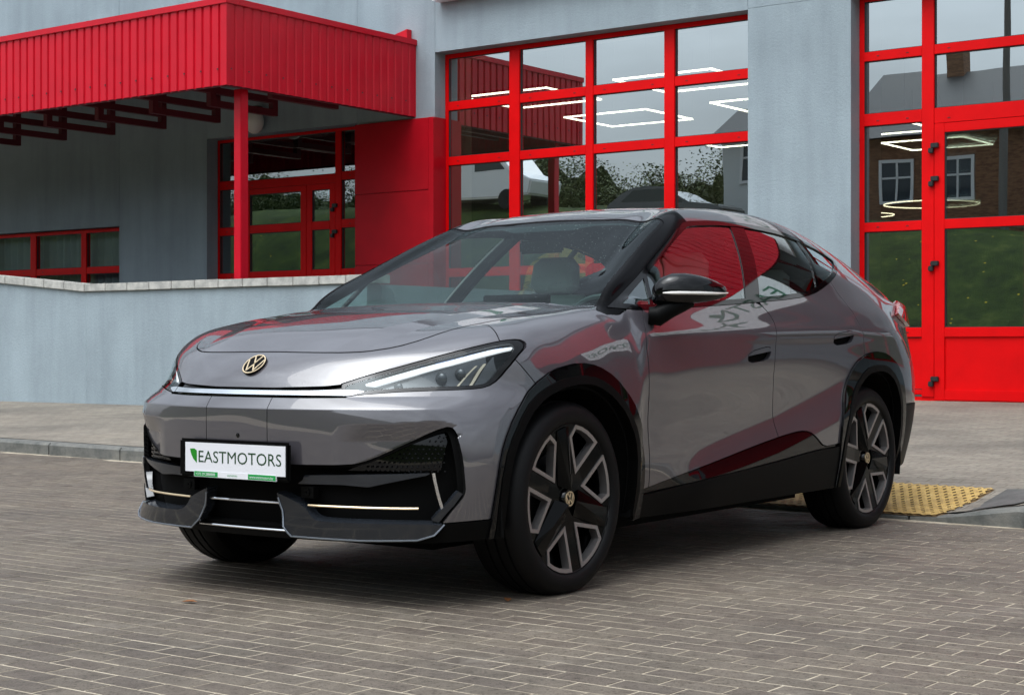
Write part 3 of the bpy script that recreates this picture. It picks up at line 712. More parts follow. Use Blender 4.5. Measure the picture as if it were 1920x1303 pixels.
# vehicles on the bank
M['van_white'] = mat('white van paint', (.80, .82, .83), .3, coat=1); M['silver'] = mat('silver car paint', (.10, .105, .11), .25, .6, coat=1)
M['rubber'] = mat('tyre rubber', (.016, .016, .017), .75, spec=.3); M['carglass_d'] = mat('dark car glass', (.02, .03, .03), .05, coat=.5)
def side_vehicle(name, label, cat, s, t, prof, win, wid, m_, wheels, rw):
    z = bank_z(s, t) - .35; o = thing(name, label, cat, (s, t, z))
    obj('body', MB().prism(prof, lambda u, v_, a: (s + u, t + a, z + v_), -wid / 2, wid / 2), m_, o, bevel=.06)
    for pl in win: obj('side_window', MB().prism(pl, lambda u, v_, a: (s + u, t + a, z + v_), -wid / 2 - .012, wid / 2 + .012), M['carglass_d'], o, bevel=.01)
    for wx in wheels:
        for sg in (-1, 1):
            obj('wheel', MB().lathe([(.02, 0), (rw * .6, -.02), (rw * .93, .0), (rw, .05), (rw, .16), (.02, .2)], 20, lambda c_, q_, h: (s + wx + c_, t + sg * (wid / 2 + .02 - h), z + rw + q_)), M['rubber'], o, smooth=True)
side_vehicle('van', 'white van parked on top of the grass bank', 'van', -36.2, -14.2, [(-2.6, .45), (2.6, .4), (2.75, .95), (1.95, 1.3), (1.25, 2.15), (.9, 2.35), (-2.6, 2.4)], [[(.35, 1.35), (1.7, 1.35), (1.15, 2.0), (.35, 2.05)]], 1.95, M['van_white'], (-1.7, 1.75), .36)
side_vehicle('parked_car', 'silver hatchback parked on top of the grass bank', 'car', -27.5, -12.9, [(-2.05, .3), (2.05, .3), (2.14, .5), (2.15, .68), (2.05, .80), (1.7, .92), (1.0, 1.0), (.75, 1.12), (.35, 1.33), (.0, 1.43), (-.5, 1.48), (-1.1, 1.45), (-1.55, 1.28), (-1.9, 1.02), (-2.06, .96), (-2.1, .7)], [[(-1.55, 1.0), (.85, 1.0), (.25, 1.36), (-1.05, 1.38)]], 1.75, M['silver'], (-1.3, 1.3), .32)
M['pole'] = mat('weathered pole', (.16, .15, .14), .9)
o = env_thing('utility_pole', 'wooden utility pole with a cross arm beside the brick house', 'pole', -17.5, -15.2)
z = bank_z(-17.5, -15.2); obj('mast', MB().tube([(-17.5, -15.2, z - .2), (-17.5, -15.2, z + 9)], [.13, .09], 10), M['pole'], o); obj('cross_arm', MB().box(-18.2, -16.8, -15.25, -15.15, z + 8.2, z + 8.32), M['pole'], o)

# ------------------------------------------------------------------ the car : one smooth master skin, cut into panels
def nspl(t,P):
    """natural cubic spline through P (n,k) at t ; returns evaluator"""
    t=np.asarray(t,float);P=np.asarray(P,float);n=len(t);h=np.diff(t)
    A=np.zeros((n,n));B=np.zeros_like(P);A[0,0]=A[-1,-1]=1
    for i in range(1,n-1):
        A[i,i-1]=h[i-1];A[i,i]=2*(h[i-1]+h[i]);A[i,i+1]=h[i]
        B[i]=6*((P[i+1]-P[i])/h[i]-(P[i]-P[i-1])/h[i-1])
    M=np.linalg.solve(A,B.reshape(n,-1)).reshape(P.shape)
    def ev(x):
        x=np.asarray(x,float);i=np.clip(np.searchsorted(t,x)-1,0,n-2)
        sh=(-1,)+(1,)*(P.ndim-1)
        hh=h[i].reshape(sh);a=((t[i+1]-x)/h[i]).reshape(sh);b=((x-t[i])/h[i]).reshape(sh)
        return a*P[i]+b*P[i+1]+((a**3-a)*M[i]+(b**3-b)*M[i+1])*hh*hh/6
    return ev
# every section: three runs  centre->rail | ->belt | ->bottom, points (y,x,z), car frame: x forward, y left
SEC=[]
def ring(pts,k1,k2):
    SEC.append([pts[:k1+1],pts[k1:k2+1],pts[k2:]])
# front rings
ring([(0,.800,.235),(.2,.793,.235),(.4,.763,.235),(.55,.72,.235),(.68,.655,.236),(.765,.58,.24),(.81,.52,.243),(.84,.465,.246),(.855,.42,.25),(.865,.385,.255)],5,7)
ring([(0,.822,.30),(.2,.814,.30),(.4,.782,.30),(.55,.738,.30),(.68,.67,.30),(.77,.592,.30),(.82,.53,.302),(.85,.47,.305),(.866,.425,.31),(.875,.388,.315)],5,7)
ring([(0,.838,.37),(.2,.83,.37),(.4,.797,.37),(.55,.752,.37),(.68,.685,.37),(.775,.605,.37),(.825,.54,.37),(.857,.475,.372),(.872,.43,.375),(.882,.385,.38)],5,7)
ring([(0,.848,.45),(.2,.84,.45),(.4,.806,.45),(.55,.76,.45),(.68,.694,.45),(.78,.612,.45),(.833,.54,.45),(.864,.475,.45),(.88,.425,.45),(.89,.375,.45)],5,7)
ring([(0,.853,.54),(.2,.845,.54),(.4,.81,.54),(.55,.763,.54),(.68,.695,.54),(.785,.608,.54),(.838,.53,.54),(.87,.46,.54),(.886,.40,.54),(.896,.345,.54)],5,7)
ring([(0,.85,.62),(.2,.842,.62),(.4,.807,.62),(.55,.757,.62),(.68,.686,.62),(.785,.597,.62),(.838,.515,.62),(.872,.435,.62),(.891,.36,.617),(.902,.305,.61)],5,7)
ring([(0,.84,.695),(.2,.831,.695),(.4,.793,.695),(.55,.738,.695),(.68,.66,.695),(.78,.565,.695),(.835,.48,.695),(.872,.395,.692),(.894,.315,.68),(.907,.25,.665)],5,7)
ring([(0,.828,.745),(.2,.817,.745),(.4,.772,.745),(.55,.708,.745),(.68,.62,.745),(.775,.52,.746),(.83,.435,.746),(.87,.345,.742),(.896,.265,.722),(.911,.20,.70)],5,7)
ring([(0,.81,.79),(.2,.797,.79),(.4,.745,.79),(.54,.673,.79),(.66,.585,.792),(.76,.482,.797),(.82,.395,.798),(.865,.305,.79),(.895,.225,.765),(.914,.155,.735)],5,7)
ring([(0,.785,.832),(.2,.77,.831),(.4,.715,.829),(.54,.645,.829),(.65,.565,.833),(.75,.475,.84),(.812,.395,.843),(.86,.305,.838),(.896,.205,.80),(.917,.13,.752)],5,7)
ring([(0,.742,.875),(.2,.728,.875),(.4,.68,.874),(.54,.615,.875),(.65,.54,.879),(.742,.46,.884),(.805,.385,.888),(.859,.29,.885),(.899,.18,.825),(.921,.095,.763)],5,7)
ring([(0,.675,.918),(.2,.663,.918),(.4,.618,.918),(.54,.56,.920),(.65,.488,.925),(.738,.412,.932),(.802,.338,.936),(.859,.235,.926),(.90,.13,.85),(.924,.05,.768)],5,7)
ring([(0,.53,.974),(.2,.52,.974),(.4,.482,.972),(.54,.438,.973),(.65,.382,.978),(.735,.318,.982),(.80,.245,.982),(.857,.145,.953),(.902,.055,.87),(.927,-.005,.768)],5,7)
ring([(0,.34,1.019),(.22,.33,1.018),(.42,.298,1.014),(.56,.26,1.013),(.66,.217,1.016),(.738,.168,1.018),(.80,.10,1.013),(.858,.01,.976),(.904,-.07,.89),(.929,-.12,.76)],5,7)
ring([(0,.13,1.053),(.23,.122,1.052),(.43,.095,1.047),(.57,.065,1.045),(.67,.03,1.046),(.748,-.01,1.046),(.807,-.065,1.035),(.862,-.14,.988),(.906,-.20,.89),(.926,-.245,.78),(.93,-.283,.64)],5,7)
ring([(0,-.08,1.078),(.24,-.087,1.077),(.44,-.11,1.072),(.58,-.135,1.07),(.68,-.16,1.069),(.757,-.19,1.068),(.813,-.225,1.053),(.865,-.275,.998),(.907,-.32,.88),(.924,-.352,.74),(.926,-.375,.50)],5,7)
ring([(0,-.26,1.096),(.25,-.265,1.095),(.45,-.28,1.09),(.59,-.29,1.087),(.69,-.30,1.085),(.765,-.315,1.082),(.82,-.35,1.06),(.868,-.385,1.0),(.908,-.41,.88),(.922,-.42,.73),(.918,-.425,.48),(.895,-.43,.30)],5,7)
ring([(0,-.395,1.106),(.25,-.397,1.105),(.45,-.40,1.101),(.59,-.40,1.098),(.69,-.40,1.097),(.772,-.40,1.097),(.828,-.435,1.066),(.868,-.455,1.008),(.91,-.47,.88),(.92,-.48,.72),(.908,-.485,.47),(.885,-.49,.30),(.868,-.49,.235)],5,7)
# cabin : centre (x,z) rail (x,y,z) belt(y,z)  sides
def cab(xc,zc,rail,belt,side,bulge=.0,cz=.35):
    xr,yr,zr=rail;yb,zb=belt
    A=[(0,xc,zc)]
    for f in (.25,.5,.7,.86):
        y=yr*f; A.append((y,xc+(xr-xc)*f**2,zc-(zc-zr)*((1-cz)*f**2+cz*f**6) ))
    A.append((yr,xr,zr))
    xs=side[0]
    g=[(yr+(yb-yr)*f+bulge*4*f*(1-f),xr+(xs-xr)*f,zr+(zb-zr)*f) for f in (0,.33,.67,1)]
    C=[(yb,xs,zb)]+[(y,xs,z) for y,z in side[1]]
    SEC.append([A,g,C])
D=[(.893,1.02),(.916,.92),(.916,.78),(.902,.62),(.900,.47),(.882,.32),(.862,.235)]
def side(x,m): return (x,m)
cab(-.455,1.132,(-.45,.768,1.138),(.845,1.074),side(-.51,[(.885,1.0),(.913,.9),(.919,.76),(.905,.6),(.902,.46),(.882,.31),(.865,.235)]),.004)
cab(-.63,1.222,(-.645,.733,1.245),(.860,1.085),side(-.66,[(.893,1.015),(.917,.915),(.92,.77),(.903,.61),(.90,.46),(.882,.31),(.864,.235)]),.006)
cab(-.85,1.335,(-.87,.686,1.35),(.868,1.098),side(-.88,[(.897,1.03),(.92,.925),(.921,.78),(.902,.62),(.899,.465),(.882,.315),(.864,.235)]),.013)
cab(-1.07,1.445,(-1.09,.64,1.446),(.873,1.107),side(-1.10,[(.90,1.04),(.922,.935),(.922,.79),(.902,.63),(.898,.47),(.882,.315),(.864,.235)]),.018)
cab(-1.28,1.536,(-1.30,.607,1.515),(.876,1.115),side(-1.30,[(.902,1.05),(.923,.945),(.922,.80),(.902,.64),(.897,.475),(.882,.315),(.864,.235)]),.024)
cab(-1.53,1.588,(-1.53,.597,1.545),(.878,1.125),side(-1.54,[(.904,1.06),(.924,.955),(.922,.81),(.903,.65),(.897,.48),(.882,.32),(.864,.235)]),.028)
cab(-1.80,1.604,(-1.80,.595,1.557),(.877,1.138),side(-1.80,[(.904,1.07),(.924,.965),(.922,.82),(.905,.66),(.899,.49),(.883,.32),(.865,.235)]),.03)
cab(-2.10,1.602,(-2.10,.595,1.557),(.872,1.155),side(-2.10,[(.905,1.08),(.926,.975),(.926,.84),(.912,.68),(.904,.50),(.886,.32),(.868,.235)]),.03)
cab(-2.38,1.582,(-2.38,.597,1.538),(.86,1.172),side(-2.38,[(.905,1.09),(.931,.98),(.935,.86),(.925,.70),(.912,.50),(.89,.33),(.87,.235)]),.028)
cab(-2.65,1.545,(-2.65,.60,1.497),(.845,1.178),side(-2.65,[(.899,1.09),(.932,.98),(.941,.87),(.935,.70),(.918,.50),(.893,.33),(.87,.235)]),.024)
cab(-2.90,1.492,(-2.90,.605,1.44),(.83,1.175),side(-2.90,[(.886,1.085),(.924,.98),(.937,.86),(.933,.70),(.915,.50),(.888,.33),(.865,.24)]),.020)
cab(-3.14,1.425,(-3.14,.612,1.372),(.815,1.16),side(-3.14,[(.869,1.07),(.906,.965),(.922,.84),(.92,.68),(.90,.49),(.87,.33),(.845,.25)]),.016)
cab(-3.34,1.36,(-3.33,.622,1.308),(.80,1.14),side(-3.32,[(.846,1.04),(.88,.935),(.90,.81),(.90,.66),(.882,.48),(.85,.34),(.825,.27)]),.012)
cab(-3.50,1.303,(-3.48,.632,1.258),(.783,1.13),side(-3.46,[(.818,1.02),(.848,.91),(.87,.79),(.87,.64),(.852,.48),(.82,.35),(.80,.28)]),.008)
cab(-3.64,1.247,(-3.61,.64,1.205),(.76,1.125),side(-3.57,[(.785,1.01),(.81,.89),(.832,.77),(.832,.62),(.812,.48),(.785,.36),(.765,.29)]),.004)
cab(-3.77,1.185,(-3.71,.63,1.155),(.72,1.11),side(-3.65,[(.735,1.0),(.76,.87),(.78,.75),(.78,.60),(.762,.48),(.74,.37),(.72,.30)]),.0)
cab(-3.79,1.12,(-3.73,.57,1.10),(.65,1.05),side(-3.69,[(.665,.93),(.69,.81),(.708,.70),(.71,.58),(.695,.47),(.68,.37),(.66,.30)]),.0)
cab(-3.76,.97,(-3.72,.48,.95),(.54,.89),side(-3.69,[(.56,.81),(.58,.72),(.6,.65),(.60,.56),(.59,.47),(.58,.37),(.565,.31)]),.0)
cab(-3.78,.76,(-3.75,.38,.75),(.42,.72),side(-3.72,[(.44,.67),(.46,.61),(.47,.56),(.48,.50),(.47,.44),(.46,.37),(.45,.32)]),.0)
cab(-3.78,.56,(-3.77,.25,.55),(.28,.53),side(-3.75,[(.30,.50),(.32,.47),(.33,.44),(.335,.41),(.335,.38),(.33,.35),(.32,.32)]),.0)
NA,NB,NC=7,4,8
def resample(sec):
    pts=sec[0]+sec[1][1:]+sec[2][1:]
    P=np.array([(x,y,z) for y,x,z in pts],float)
    t=np.r_[0,np.cumsum(np.sqrt(np.linalg.norm(np.diff(P,axis=0),axis=1)+1e-6)*np.linalg.norm(np.diff(P,axis=0),axis=1)**.5)]
    k1=len(sec[0])-1;k2=k1+len(sec[1])-1
    # mirror about centreline for a flat tangent
    t2=np.r_[-t[1:3][::-1],t];P2=np.vstack([P[1:3][::-1]*[1,-1,1],P])
    ev=nspl(t2,P2)
    tt=np.r_[np.linspace(0,t[k1],NA),np.linspace(t[k1],t[k2],NB)[1:],np.linspace(t[k2],t[-1],NC)[1:]]
    return ev(tt)
def grid():
    return np.array([resample(s) for s in SEC])
def master(nu=10,nv=10,smooth=1):
    G=grid()                       # p,q,3
    if smooth:
        for _ in range(smooth):    # gentle fairing along p away from the cowl
            L=G.copy();w=.25
            for i in list(range(1,16))+list(range(20,len(G)-1)):
                L[i]=G[i]+w*((G[i-1]+G[i+1])/2-G[i])*.6
            d=L-G; G=L
            L=G.copy()
            for i in list(range(1,16))+list(range(20,len(G)-1)):
                L[i]=G[i]-w*((G[i-1]+G[i+1])/2-G[i])*.6
            G=L
    dp=np.linalg.norm(np.diff(G,axis=0),axis=2)[:, [3,6,9,11,13]].mean(1)
    dq=np.linalg.norm(np.diff(G,axis=1),axis=2)[[2,8,14,20,26]].mean(0)
    tp=np.r_[0,np.cumsum(dp)];tq=np.r_[0,np.cumsum(dq)]
    Gq=np.concatenate([G[:,1:4][:,::-1]*[1,-1,1],G],axis=1);tqe=np.r_[-tq[1:4][::-1],tq]
    fine=lambda t,n:np.concatenate([np.linspace(a,b,n,endpoint=False) for a,b in zip(t[:-1],t[1:])]+[[t[-1]]])
    up=fine(tp,nu);uq=fine(tq,nv)
    A=nspl(tp,Gq)(up)              # up x q x 3
    A=nspl(tqe,np.swapaxes(A,0,1))(uq)
    A=np.swapaxes(A,0,1)
    A[:,0,1]=0
    return A
def normals(A):
    du=np.gradient(A,axis=0);dv=np.gradient(A,axis=1)
    N=np.cross(du,dv);N/=np.linalg.norm(N,axis=2,keepdims=True)+1e-12
    return N

def paint_mat(name, wet):
    m = mat(name, (.062, .057, .066), .40, .15, 1.0, .006)
    BS(m).inputs['Coat IOR'].default_value = 1.95
    v = coords(m)
    if wet:                                  # fine rain beads on the faces that look up
        vo = N(m, 'ShaderNodeTexVoronoi'); L(m, v, vo.inputs['Vector']); vo.inputs['Scale'].default_value = 85
        d = ramp(m, vo.outputs['Distance'], [(.0, (1, 1, 1)), (.30, (0, 0, 0))])
        f = mixcol(m, d, ramp(m, noise(m, v, 260, 2), [(.5, (0, 0, 0)), (.62, (1, 1, 1))]), 1, 'MULTIPLY')
        b = N(m, 'ShaderNodeBump'); b.inputs['Strength'].default_value = .35; b.inputs['Distance'].default_value = .0015
        L(m, f, b.inputs['Height']); L(m, b.outputs[0], BS(m).inputs['Coat Normal'])
    return m
M['paint'] = paint_mat('grey violet metallic paint', False); M['paint_wet'] = paint_mat('grey violet metallic paint with rain', True)
M['gblack'] = mat('gloss black trim', (.002, .002, .0024), .04, spec=.40)
M['pillar'] = mat('black pillar film', (.003, .003, .0035), .10, spec=.05)
M['dgrey'] = mat('dark grey gloss trim', (.018, .021, .026), .07, spec=.6)
M['edge'] = mat('painted edge highlight', (.22, .24, .27), .25, .6)  # lighter than the blade: its edge highlight put into the colour
M['mblack'] = mat('satin black cladding', (.0022, .0022, .0022), .45, spec=.07)
M['rubber_c'] = mat('car tyre rubber', (.004, .0038, .004), .55, spec=.16)
M['wheelblack'] = mat('gloss black wheel paint', (.002, .002, .002), .07, spec=.13)
M['void'] = mat('black void', (.004, .004, .004), .9, spec=.1)
M['chrome'] = mat('bright trim', (.75, .76, .78), .12, 1.0)
M['satin'] = mat('satin machined metal', (.40, .38, .375), .38, .9)
M['gold'] = mat('champagne gold trim', (.86, .68, .44), .28, .7)
M['gold_lamp'] = mat('pale gold lamp blade', (.55, .48, .36), .25, .6)
M['lampclear'] = mat('clear light bar', (.74, .78, .82), .05, .9)
M['drl'] = mat('white light guide', (.80, .83, .86), .2, emit=(.9, .95, 1), es=.35)
M['lampgrey'] = mat('lamp bowl', (.075, .078, .082), .25, .7)
M['blue'] = mat('blue lamp foil', (.02, .22, .75), .2, .3)
M['tail'] = mat('red tail lamp', (.30, .006, .01), .08, coat=1)
M['wsglass'] = glass('windscreen glass', (.66, .86, .82), .02, .38)
M['sideglass'] = glass('side glass', (.55, .64, .62), .22, .8)
M['lens'] = glass('lamp lens', (.92, .95, .95), .03, .5)
M['seat'] = mat('pale grey upholstery', (.42, .42, .40), .7); M['dash'] = mat('dark dashboard', (.018, .02, .02), .6)
M['plate_w'] = mat('white plate', (.74, .74, .77), .35); M['plate_g'] = mat('green plate strip', (.01, .30, .06), .4); M['leafg'] = mat('green leaf emblem', (.01, .22, .01), .4); M['textg'] = mat('dark green plate letters', (.006, .045, .012), .4)
M['disc'] = mat('brake disc', (.10, .10, .10), .4, .9); M['ledw'] = mat('white indicator strip', (.72, .70, .66), .2, coat=1)

car = thing('electric_car', 'grey metallic coupe SUV with a white dealer plate parked on the paving', 'car', (-.516, 6.756, 0), frame=False)
ca = R(35.49); car.rotation_euler = (0, 0, math.atan2(-math.cos(ca), -math.sin(ca))); BASE[car.name] = (0, 0, 0)

GA = master(14, 13); GN = -normals(GA)
GN[:, 0, 1] = 0
def tri_mesh():
    nu, nv = GA.shape[:2]; i = np.arange(nu * nv).reshape(nu, nv)
    a, b, c, d = i[:-1, :-1].ravel(), i[:-1, 1:].ravel(), i[1:, 1:].ravel(), i[1:, :-1].ravel()
    V = GA.reshape(-1, 3); Nn = GN.reshape(-1, 3); Nn = Nn / (np.linalg.norm(Nn, axis=1, keepdims=True) + 1e-9)
    return V, Nn, np.vstack([np.c_[a, b, c], np.c_[a, c, d]])
SKIN = tri_mesh()
def clip(mesh, f):
    V, Nn, T = mesh; f = np.where(np.abs(f) < 1e-7, 1e-7, f); pos = f > 0; cnt = pos[T].sum(1)
    full = T[cnt == 3]; out = [full]
    extra_V, extra_N = [], []; n0 = len(V)
    part = T[(cnt == 1) | (cnt == 2)]
    if len(part):
        c1 = pos[part].sum(1) == 1
        odd = np.where(c1, pos[part].argmax(1), (~pos[part]).argmax(1))
        rows = np.arange(len(part)); A = part[rows, odd]; B = part[rows, (odd + 1) % 3]; C = part[rows, (odd + 2) % 3]
        def ep(P, Q):
            lo, hi = np.minimum(P, Q), np.maximum(P, Q); return lo.astype(np.int64) * 10 ** 7 + hi
        kAB, kAC = ep(A, B), ep(A, C); keys, invk = np.unique(np.r_[kAB, kAC], return_inverse=True)
        lo, hi = (keys // 10 ** 7).astype(int), (keys % 10 ** 7).astype(int)
        w = (f[lo] / (f[lo] - f[hi]))[:, None]
        NV = V[lo] * (1 - w) + V[hi] * w; NN = Nn[lo] * (1 - w) + Nn[hi] * w
        NN /= np.linalg.norm(NN, axis=1, keepdims=True) + 1e-9
        iAB, iAC = invk[:len(A)] + n0, invk[len(A):] + n0
        out.append(np.c_[A, iAB, iAC][c1]); d = ~c1
        out.append(np.c_[iAB, B, C][d]); out.append(np.c_[iAB, C, iAC][d])
        V = np.vstack([V, NV]); Nn = np.vstack([Nn, NN])
    T = np.vstack(out); used, inv_ = np.unique(T, return_inverse=True)
    return V[used], Nn[used], inv_.reshape(-1, 3)
def sd(P2, poly):
    """signed distance, positive inside"""
    poly = np.asarray(poly, float); n = len(poly); d2 = np.full(len(P2), 1e9); ins = np.zeros(len(P2), bool)
    for i in range(n):
        a, b = poly[i], poly[(i + 1) % n]; e = b - a; w = P2 - a
        t = np.clip((w @ e) / (e @ e + 1e-12), 0, 1); q = w - t[:, None] * e; d2 = np.minimum(d2, (q * q).sum(1))
        c = ((a[1] <= P2[:, 1]) & (b[1] > P2[:, 1])) | ((b[1] <= P2[:, 1]) & (a[1] > P2[:, 1]))
        xs = a[0] + (P2[:, 1] - a[1]) / (b[1] - a[1] + 1e-12) * (b[0] - a[0])
        ins ^= c & (P2[:, 0] < xs)
    s = np.sqrt(d2); return np.where(ins, s, -s)
XY, XZ, YZ = [0, 1], [0, 2], [1, 2]
def sstep(a, b, x):
    x = np.clip((x - a) / (b - a), 0, 1); return x * x * (3 - 2 * x)
def seg_dist(P2, line):
    d2 = np.full(len(P2), 1e9)
    for a, b in zip(line[:-1], line[1:]):
        a, b = np.array(a), np.array(b); e = b - a; w = P2 - a; t = np.clip((w @ e) / (e @ e), 0, 1); q = w - t[:, None] * e; d2 = np.minimum(d2, (q * q).sum(1))
    return np.sqrt(d2)
def relief(V):
    """creases and facets of the pressing, metres outwards"""
    x, y, z = V.T; h = np.zeros(len(V))
    # bumper crease with the sloping facet above it
    f = np.where(x > .3, 1, 0) * (1 - sstep(.70, .82, y)); zc = .702
    h += f * .019 * np.where(z < zc, np.clip((z - .50) / (zc - .50), 0, 1) ** 2, np.clip((.752 - z) / (.752 - zc), 0, 1))
    # sunken facet above the side intake
    FAC = [(.43, .652), (.632, .657), (.760, .668), (.800, .655), (.815, .62), (.80, .60), (.69, .585), (.586, .53), (.50, .51), (.42, .51)]
    P2 = np.c_[y, z]; ins = sd(P2, FAC) > 0
    h -= np.where(ins & (x > .3), np.minimum(.42 * seg_dist(P2, FAC[:5]), .024), 0) * sstep(.42, .56, y)
    # waist crease and the flared lower doors
    f = np.where(y > .6, 1, 0) * sstep(-.35, -.75, x) * (1 - sstep(-2.9, -3.4, x) * 1.0)
    zs = np.interp(-x, [.4, 1.5, 2.6, 3.4], [.975, .985, 1.0, .99]); u = np.abs(z - zs)
    h += f * .008 * np.exp(-(u / .042) ** 2)
    zl = np.interp(-x, [.55, 1.0, 1.7, 2.4], [.40, .50, .615, .77]); dl = zl - z
    h += np.where(y > .6, 1, 0) * sstep(-.60, -1.1, x) * (1 - sstep(-2.3, -2.75, x)) * .034 * sstep(0, .20, dl) 
    # raised centre of the bonnet with a crease along its edge
    yl = np.interp(-x, [-.66, -.2, .4], [.30, .42, .55]); f = sstep(.66, .52, x) * np.where((x > -.395) & (z > .8), 1, 0)
    h += f * .010 * np.clip(1 - (np.abs(y) - yl) / .11, 0, 1)
    return h
def press(mesh):
    V, Nn, T = mesh; h = relief(V); g = np.zeros_like(V); e = .0015
    for k in range(3):
        D_ = np.zeros(3); D_[k] = e; g[:, k] = (relief(V + D_) - relief(V - D_)) / (2 * e)
    g -= Nn * (g * Nn).sum(1, keepdims=True); N2 = Nn - g; N2 /= np.linalg.norm(N2, axis=1, keepdims=True)
    return V + Nn * h[:, None], N2, T
SKIN0 = SKIN; SKIN = press(SKIN)
def rnd_poly(poly, it=2, keep=()):
    """corner rounding (Chaikin), corners listed in keep stay sharp"""
    P = [(np.array(p, float), i in keep) for i, p in enumerate(poly)]
    for _ in range(it):
        Q = []; n = len(P)
        for i in range(n):
            (p, k), (a, _), (b, _) = P[i], P[i - 1], P[(i + 1) % n]
            if k: Q.append((p, True))
            else: Q += [(p * .78 + a * .22, False), (p * .78 + b * .22, False)]
        P = Q
    return [p for p, _ in P]
HOOD = rnd_poly([(.692, -1), (.692, 0), (.688, .15), (.676, .25), (.655, .345), (.625, .425), (.56, .515), (.47, .575), (.35, .615), (.2, .65), (.05, .685), (-.12, .722), (-.27, .75), (-.385, .772), (-.392, .5), (-.392, -1)], 1, (0, 13, 15))
SEAM = [(.195, 1.2), (.215, 1.02), (.31, .95), (.295, .88), (.22, .80), (.178, .728), (.05, .66), (0, 0), (2, 0), (2, 1.2)]
HEAD = rnd_poly([(.428, .752), (.577, .768), (.639, .772), (.787, .778), (.816, .785), (.832, .81), (.857, .879), (.860, .922), (.850, .943), (.832, .957), (.806, .951), (.747, .926), (.603, .868), (.473, .823), (.409, .796)], 1, (0, 14))
BAR = [(-1, .747), (.30, .7475), (.447, .750), (.45, .775), (.427, .795), (.354, .786), (.15, .779), (-1, .779)]
INTAKE = rnd_poly([(-1, .505), (.255, .506), (.481, .51), (.528, .522), (.586, .546), (.69, .602), (.774, .648), (.792, .64), (.808, .601), (.82, .527), (.824, .439), (.821, .407), (.80, .369), (.759, .307), (.745, .262), (-1, .262)], 1, (0, 13, 14, 15))
LIP = rnd_poly([(.178, .402), (.186, .373), (.213, .286), (.248, .258), (.519, .254), (.69, .256), (.735, .272), (.764, .305), (.70, .309), (.375, .308), (.327, .316), (.289, .359), (.244, .378)], 1, (0, 7))
SHELF = [(.293, .467), (.746, .485), (.735, .476), (.539, .429), (.441, .435), (.254, .432), (.285, .449)]
LOW = [(-1, .262), (.74, .262), (.762, .307), (.95, .322), (.95, 0), (-1, 0)]
DLO = rnd_poly([(-.416, 1.087), (-.95, 1.333), (-1.29, 1.478), (-1.36, 1.495), (-1.6, 1.512), (-1.836, 1.518), (-2.133, 1.509), (-2.40, 1.487), (-2.68, 1.437), (-2.82, 1.385), (-2.80, 1.352), (-2.672, 1.300), (-2.43, 1.232), (-2.222, 1.185), (-1.994, 1.157), (-1.474, 1.123), (-1.0, 1.098), (-.599, 1.077)], 1, (0,))
FO = rnd_poly([(.450, .30), (.430, .492), (.402, .585), (.345, .68), (.23, .79), (.125, .843), (-.041, .868), (-.157, .856), (-.272, .812), (-.404, .72), (-.479, .62), (-.525, .505), (-.545, .36), (-.55, .1), (.46, .1)], 1, (13, 14))
FI = rnd_poly([(.392, .1), (.396, .42), (.36, .56), (.275, .68), (.182, .742), (.09, .775), (-.039, .788), (-.14, .777), (-.242, .737), (-.345, .66), (-.415, .57), (-.452, .45), (-.46, .1)], 1, (0, 12))
RO = rnd_poly([(-2.35, .1), (-2.338, .445), (-2.345, .56), (-2.38, .68), (-2.425, .752), (-2.483, .815), (-2.557, .862), (-2.67, .892), (-2.787, .902), (-2.909, .893), (-3.06, .845), (-3.17, .76), (-3.24, .62), (-3.27, .45), (-3.27, .1)], 1, (0, 14))
RI = rnd_poly([(-2.395, .1), (-2.395, .42), (-2.44, .56), (-2.525, .70), (-2.647, .787), (-2.784, .805), (-2.905, .796), (-3.03, .745), (-3.13, .64), (-3.175, .48), (-3.18, .1)], 1, (0, 10))
CLADL = rnd_poly([(-.50, .342), (-.60, .358), (-1.074, .425), (-1.539, .489), (-1.793, .52), (-1.93, .532), (-2.02, .524), (-2.09, .492), (-2.17, .445), (-2.30, .452), (-2.45, .46), (-2.45, .05), (-.50, .05)], 1, (0, 10, 11, 12))
LEDGE = [(-.48, .330), (-.625, .334), (-1.108, .369), (-1.713, .404), (-2.054, .430), (-2.176, .437), (-2.45, .445), (-2.45, .05), (-.48, .05)]
DF = [(-.45, 1.3), (-.585, 1.10), (-.598, 1.075), (-.548, .97), (-.541, .92), (-.552, .80), (-.565, .694), (-.585, .5), (-.598, .357), (-.60, 0), (-1.75, 0), (-1.735, .3), (-1.722, .42), (-1.715, .52), (-1.69, .61), (-1.662, .80), (-1.668, .95), (-1.682, 1.04), (-1.66, 1.08), (-1.61, 1.118), (-1.48, 1.15), (-1.45, 1.3)]
DR = DF[10:20][::1] + [(-1.6, 1.3), (-2.50, 1.3), (-2.535, 1.20), (-2.60, 1.10), (-2.628, .98), (-2.641, .90), (-2.62, .80), (-2.5, .5), (-2.36, .45), (-2.36, 0)]
WS = rnd_poly([(-.385, -1), (-.385, .5), (-.385, .778), (-.60, .738), (-.876, .688), (-1.17, .630), (-1.195, .605), (-1.222, .4), (-1.235, 0), (-1.235, -1)], 1, (0, 2, 9))
PIL = [(-.345, .802), (-.388, .775), (-.60, .732), (-.876, .682), (-1.17, .624), (-1.21, .55), (-1.36, .565), (-1.36, .66), (-.95, .75), (-.5, .84), (-.40, .835)]
RGLASS = rnd_poly([(-2.70, -1), (-2.70, .50), (-3.44, .555), (-3.47, -1)], 1, (0, 3))
BP = [(-1.75, 1.53), (-1.745, 1.50), (-1.475, 1.125), (-1.45, 1.08), (-1.60, 1.08), (-1.615, 1.135), (-1.885, 1.505), (-1.90, 1.54)]
